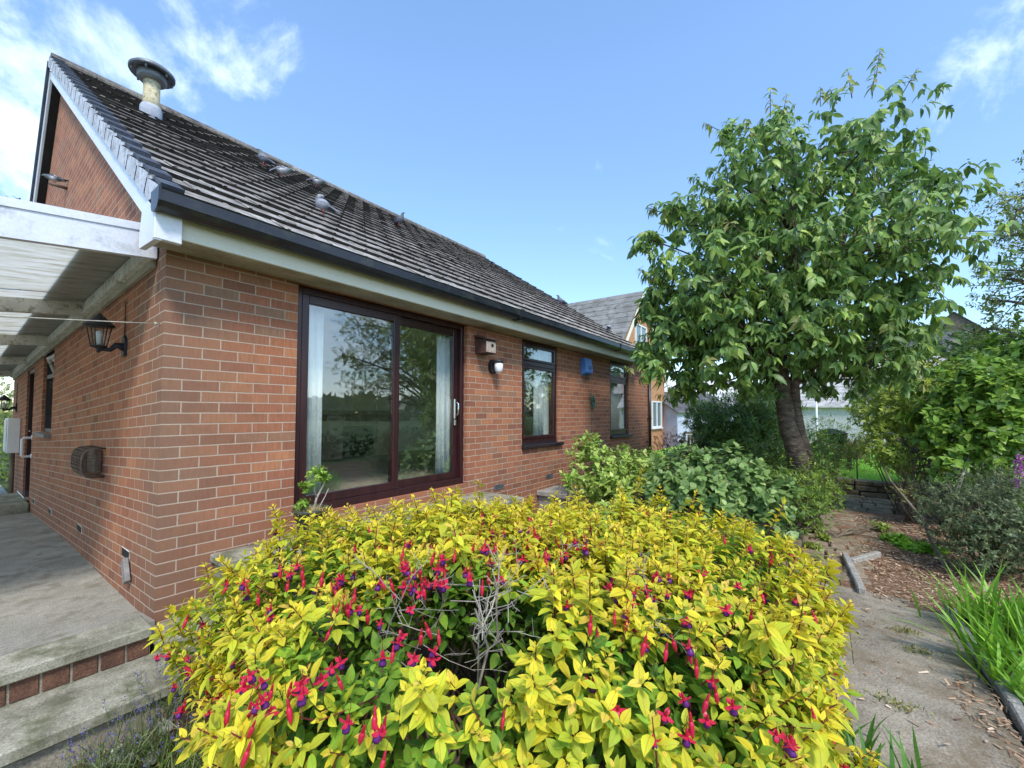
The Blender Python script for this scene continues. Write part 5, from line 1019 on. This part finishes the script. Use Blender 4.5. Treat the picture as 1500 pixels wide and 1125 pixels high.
# ------------------------------------------------------------------ neighbouring buildings
def gabled(name, label, c, rz_, w, d, ev, rg, wm, rm, z0=-.35, rows=14, wins=(), over=.15):
    """gable end faces local -Y, width w along X, length d along +Y"""
    t = thing(name, label, 'house' if 'house' in name else 'outbuilding', c); t.rotation_euler = (0,0,rz_); t['_w'] = [0.,0.,0.]; zb = z0-c[2]
    mb = MB(); mb.prism([(-w/2, zb), (w/2, zb), (w/2, ev), (0, rg), (-w/2, ev)], 0, d, 1); mb.ob('wall', wm, t)
    for sg in (-1, 1):
        mb = MB(); L_ = math.hypot(w/2+over, (rg-ev)*(1+2*over/w)); ex = (w/2+over); ez = (rg-ev)*(1+2*over/w)
        for r in range(rows):
            f0, f1 = r/rows, (r+1)/rows+.02; x0_, x1_ = sg*ex*(1-f0), sg*ex*(1-min(f1, 1)); za, zb2 = rg-ez*(1-f0)+.07, rg-ez*(1-min(f1,1))+.03
            mb.add([(x0_,-.12,za),(x0_,d+.12,za),(x1_,d+.12,zb2),(x1_,-.12,zb2),(x0_,-.12,za-.05),(x0_,d+.12,za-.05),(x1_,d+.12,zb2-.05),(x1_,-.12,zb2-.05)], [(0,1,2,3),(7,6,5,4),(0,4,5,1),(0,3,7,4),(1,5,6,2)])
        mb.ob('roof', rm, t)
    for (x, z, ww, hh_) in wins:
        f_ = frame(x-ww/2, x+ww/2, z, z+hh_, .06, -.05, .02); f_.bbox(x-.03, x+.03, -.045, .018, z+.06, z+hh_-.06, .003); o = f_.ob('window', 'white', t)
        mb = MB(); mb.box(x-ww/2+.06, x+ww/2-.06, -.012, -.004, z+.06, z+hh_-.06); mb.ob('pane', 'glass_dark', o)
        mb = MB(); mb.bbox(x-ww/2-.05, x+ww/2+.05, -.09, -.002, z-.06, z-.002, .004); mb.ob('sill', 'white', o)
    return t
t_ = NT('dim_window'); M['glass_dark'] = t_.out(t_.pbr(srgb(110,124,124), .08, None, .8))
apx = HY(938, 428, 2.4)
nb = gabled('neighbour_house', 'orange brick gabled house with white windows beyond the bungalow', (apx[0], 2.4, 0), 0, 6.3, 9, 2.9, apx[2], 'brick2', 'slate2', wins=((HY(937,508,2.4)[0]-apx[0]+.1, HY(937,512,2.4)[2], 1.3, 1.0), (HY(963,608,2.4)[0]-apx[0]-.15, HY(963,626,2.4)[2], 1.3, 1.15)))
board(0,0,1,1,.1,0,.1,0)
mb = MB()
for sg in (-1, 1):
    q = [(sg*3.3, -.16, 2.9-.35), (0, -.16, apx[2]-.02), (0, -.16, apx[2]-.22), (sg*3.3, -.16, 2.9-.55)]
    q2 = [(a, -.13, c) for a, b, c in q]; mb.add(q+q2, [(0,1,2,3),(7,6,5,4),(0,4,5,1),(2,6,7,3)])
mb.ob('bargeboard', 'cream', nb)
c = W(1035, 640, 22); gabled('garden_room', 'pale blue boarded garden building with grey gabled roof', (c[0], c[1], -.35), 1.1, 3.4, 4, 1.75, 2.7, 'lilac_panel', 'dark_slate', -.35)
c = W(1075, 556, 30); gabled('long_shed', 'long low building with sun-bleached pale roof past the brick house', (c[0], c[1], -.35), .2, 6, 9, 1.5, c[2]+.35, 'brick2', 'pale_roof', -.35, 10)
c = W(1300, 556, 18.5); gabled('render_garage', 'roughcast rendered garage with corrugated roof behind the cherry trunk', (c[0], c[1], -.35), -.15, 4.5, 5, 2.0, c[2]+.35, 'render', 'corrugated', -.35, 4)
mb = MB(); a = W(1197,640,16.2); mb.tube([a*[1,1,0]+[0,0,-.3], a*[1,1,0]+[0,0,2.1]], .035, 6); tag(mb.ob('white_post', 'white'), 'thin white post in front of the rendered garage', 'post')
c = W(1397, 457, 34); gabled('stone_house', 'far gritstone house whose gable peak shows between the trees', (c[0], c[1], 0), -1.77, 3.4, 7, c[2]-1.7, c[2], 'grit_stone', 'dark_slate', -.35)
c = W(1418, 484, 31); gabled('slate_house', 'far lower wing with dark slate roof under the stone gable', (c[0], c[1], 0), -.2, 5, 5.5, c[2]-1.7, c[2], 'grit_stone', 'dark_slate', -.35)
c = W(1580, 508, 22); gabled('terrace_house', 'long cottage roof of pale stone slates behind the right-hand shrubs', (c[0], c[1], 0), -.2, 6, 11, c[2]-1.9, c[2], 'grit_stone', 'stone_roof', -.35, 9)
# fence panel before the garden room
t = thing('wire_fence', 'grey post and board fence beside the garden building', 'fence', W(1030,680,15.)*[1,1,0]+[0,0,-.3]); a, b2 = W(1004,630,14.8), W(1090,630,15.4); a[2] = b2[2] = 0
mb = MB(); d = b2-a; rot_ = math.atan2(d[1], d[0]); L_ = np.linalg.norm(d); mt_ = Matrix.Translation((a[0],a[1],0))@Matrix.Rotation(rot_, 4, 'Z')
mb.bbox(-.05, L_, -.03, .03, .62, .70, .004, 0, mt_); mb.ob('rail', 'wood', t)
for x in np.linspace(0, L_, 5): mb = MB(); mb.bbox(x-.03, x+.03, .031, .09, -.35, .66, .004, 0, mt_); mb.ob('post', 'wood', t)
mb = MB()
for x in np.arange(.1, L_, .13): mb.bbox(x-.05, x+.05, -.045, -.031, -.33, .6, .002, 0, mt_)
mb.ob('boards', 'wood', t)
# far trees behind everything, seen in gaps and in the glass
for i, (x, y, h, lb) in enumerate(((30,-22,7,'distant round tree beyond the garden to the right'),(26,-17,6,'distant tree mirrored in the patio door'),(24,-9,5,'distant tree behind the stone-roofed cottage'))):
    bl = [((x+rng.normal(0,1), y+rng.normal(0,1), h*.55+rng.normal(0,.6)), (h*.3,)*3) for _ in range(5)]
    shrub('garden_tree', lb, 'tree', (x,y,-.35), bl, 500, .3, .2, [srgb(70,98,52), srgb(92,120,60), srgb(54,80,46)], [3,2,2], k=6, T=T_LO, along=.2, smr=.12)
bt = []
for i in range(90):
    a_ = rng.uniform(-1.9, .1); R_ = rng.uniform(70, 190); hgt = R_*rng.uniform(.015, .035); c_ = np.array([R_*math.cos(a_), R_*math.sin(a_), hgt*.4]); p, d = blobpts(c_, (hgt*3.2, hgt*3.2, hgt*.6), 60, .9); bt.append(leafbatch(p, d, rng.normal(size=(60,3)), hgt*.9, hgt*.8, colvar(60, [srgb(74,92,66), srgb(92,108,78), srgb(62,80,60)], [2,2,2]), T_LO))
tag(leafmesh('distant_wood', bt, 'leaf'), kind='stuff')
# ------------------------------------------------------------------ world, sun, render
SUN_AZ, SUN_EL = math.radians(232), math.radians(50)      # compass of the vector pointing to the sun, from +X anticlockwise
w = bpy.data.worlds.new('World'); SC.world = w; w.use_nodes = True; nt = w.node_tree; nt.nodes.clear()
def wn_(typ, ins={}, **kw):
    o = nt.nodes.new(typ)
    for k, v in kw.items(): setattr(o, k, v)
    for k, v in ins.items():
        if isinstance(v, bpy.types.NodeSocket): nt.links.new(v, o.inputs[k])
        else: o.inputs[k].default_value = v
    return o
sky = wn_('ShaderNodeTexSky', sky_type='NISHITA', sun_disc=False); sky.sun_elevation = SUN_EL; sky.sun_rotation = math.pi/2-SUN_AZ; sky.air_density = 1.; sky.dust_density = .15; sky.ozone_density = 3.
tc = wn_('ShaderNodeTexCoord').outputs['Generated']; sp = wn_('ShaderNodeSeparateXYZ', {0: tc}); zz = wn_('ShaderNodeMath', {0: sp.outputs[2], 1: .12}, operation='ADD').outputs[0]
pv = wn_('ShaderNodeCombineXYZ', {0: wn_('ShaderNodeMath', {0: sp.outputs[0], 1: zz}, operation='DIVIDE').outputs[0], 1: wn_('ShaderNodeMath', {0: sp.outputs[1], 1: zz}, operation='DIVIDE').outputs[0], 2: .0}).outputs[0]
cl = wn_('ShaderNodeTexNoise', {'Vector': pv, 'Scale': 1.15, 'Detail': 9., 'Roughness': .58, 'Distortion': .3}).outputs[0]
# clouds gather away from the open blue patch ahead of the house
def dotp(v): return wn_('ShaderNodeVectorMath', {0: tc, 1: v}, operation='DOT_PRODUCT').outputs['Value']
cl2 = wn_('ShaderNodeTexNoise', {'Vector': tc, 'Scale': 6.5, 'Detail': 9., 'Roughness': .62, 'Distortion': .25}).outputs[0]
def add_(a, b): return wn_('ShaderNodeMath', {0: a, 1: b}, operation='ADD').outputs[0]
open_ = wn_('ShaderNodeMapRange', {0: dotp(tuple(norm(ray(1000, 250)[None])[0])), 1: .72, 2: .3, 3: -.35, 4: 0.}).outputs[0]
c2 = wn_('ShaderNodeMapRange', {0: dotp(tuple(norm(np.array([[.4,-.9,.1]]))[0])), 1: .2, 2: .95, 3: 0., 4: .2}).outputs[0]
s_ = add_(add_(cl, open_), c2)
pf = None
for u, v, lo_, w_ in ((345,40,.988,.22),(290,60,.99,.12),(20,130,.985,.24),(60,230,.985,.2),(-80,60,.96,.2),(215,130,.988,.16),(270,165,.992,.15),(1480,100,.992,.14),(1370,70,.996,.08),(1520,180,.99,.14)):
    m_ = wn_('ShaderNodeMapRange', {0: dotp(tuple(norm(ray(u, v)[None])[0])), 1: lo_, 2: 1., 3: 0., 4: w_}, interpolation_type='SMOOTHSTEP').outputs[0]
    m_ = wn_('ShaderNodeMath', {0: m_, 1: 1.45}, operation='MULTIPLY').outputs[0]
    pf = m_ if pf is None else wn_('ShaderNodeMath', {0: pf, 1: m_}, operation='MAXIMUM').outputs[0]
pf = add_(add_(cl2, pf), -.17); s_ = wn_('ShaderNodeMath', {0: s_, 1: pf}, operation='MAXIMUM').outputs[0]
mk_ = wn_('ShaderNodeMapRange', {0: s_, 1: .5, 2: .74, 3: 0., 4: .5}, interpolation_type='SMOOTHSTEP').outputs[0]
shade = wn_('ShaderNodeTexNoise', {'Vector': pv, 'Scale': .8, 'Detail': 5.}).outputs[0]
cc = wn_('ShaderNodeValToRGB', {0: shade}); cc.color_ramp.elements[0].position = .35; cc.color_ramp.elements[0].color = (3.6,4.2,4.9,1); cc.color_ramp.elements[1].position = .6; cc.color_ramp.elements[1].color = (4.7,5.3,5.9,1)
hz_ = wn_('ShaderNodeMapRange', {0: sp.outputs[2], 1: 0., 2: .62, 3: .58, 4: .96}).outputs[0]
sk2 = wn_('ShaderNodeVectorMath', {0: wn_('ShaderNodeVectorMath', {0: sky.outputs[0], 1: hz_}, operation='MULTIPLY').outputs[0], 1: (.95,1.,1.0)}, operation='MULTIPLY').outputs[0]
mx = wn_('ShaderNodeMix', {0: mk_, 6: sk2, 7: cc.outputs[0]}, data_type='RGBA')
SKYG = mx.outputs[2]
bg = wn_('ShaderNodeBackground', {'Color': SKYG, 'Strength': .15}); wn_('ShaderNodeOutputWorld', {'Surface': bg.outputs[0]})
ld = bpy.data.lights.new('sun', 'SUN'); ld.energy = 1.35; ld.angle = math.radians(11); ld.color = (1., .95, .88); lo = bpy.data.objects.new('sun', ld); COL.objects.link(lo)
sv = Vector((math.cos(SUN_AZ)*math.cos(SUN_EL), math.sin(SUN_AZ)*math.cos(SUN_EL), math.sin(SUN_EL))); lo.rotation_euler = sv.to_track_quat('Z', 'Y').to_euler(); lo.location = (0,0,20)
SC.view_settings.view_transform = 'Standard'; SC.view_settings.look = 'None'; SC.view_settings.gamma = 1; SC.view_settings.exposure = 1.4
SC.render.engine = 'CYCLES'; SC.cycles.max_bounces = 8; SC.cycles.transparent_max_bounces = 12; SC.render.resolution_x = 1024; SC.render.resolution_y = 768
for o in list(bpy.data.objects):
    if '_w' in o: del o['_w']
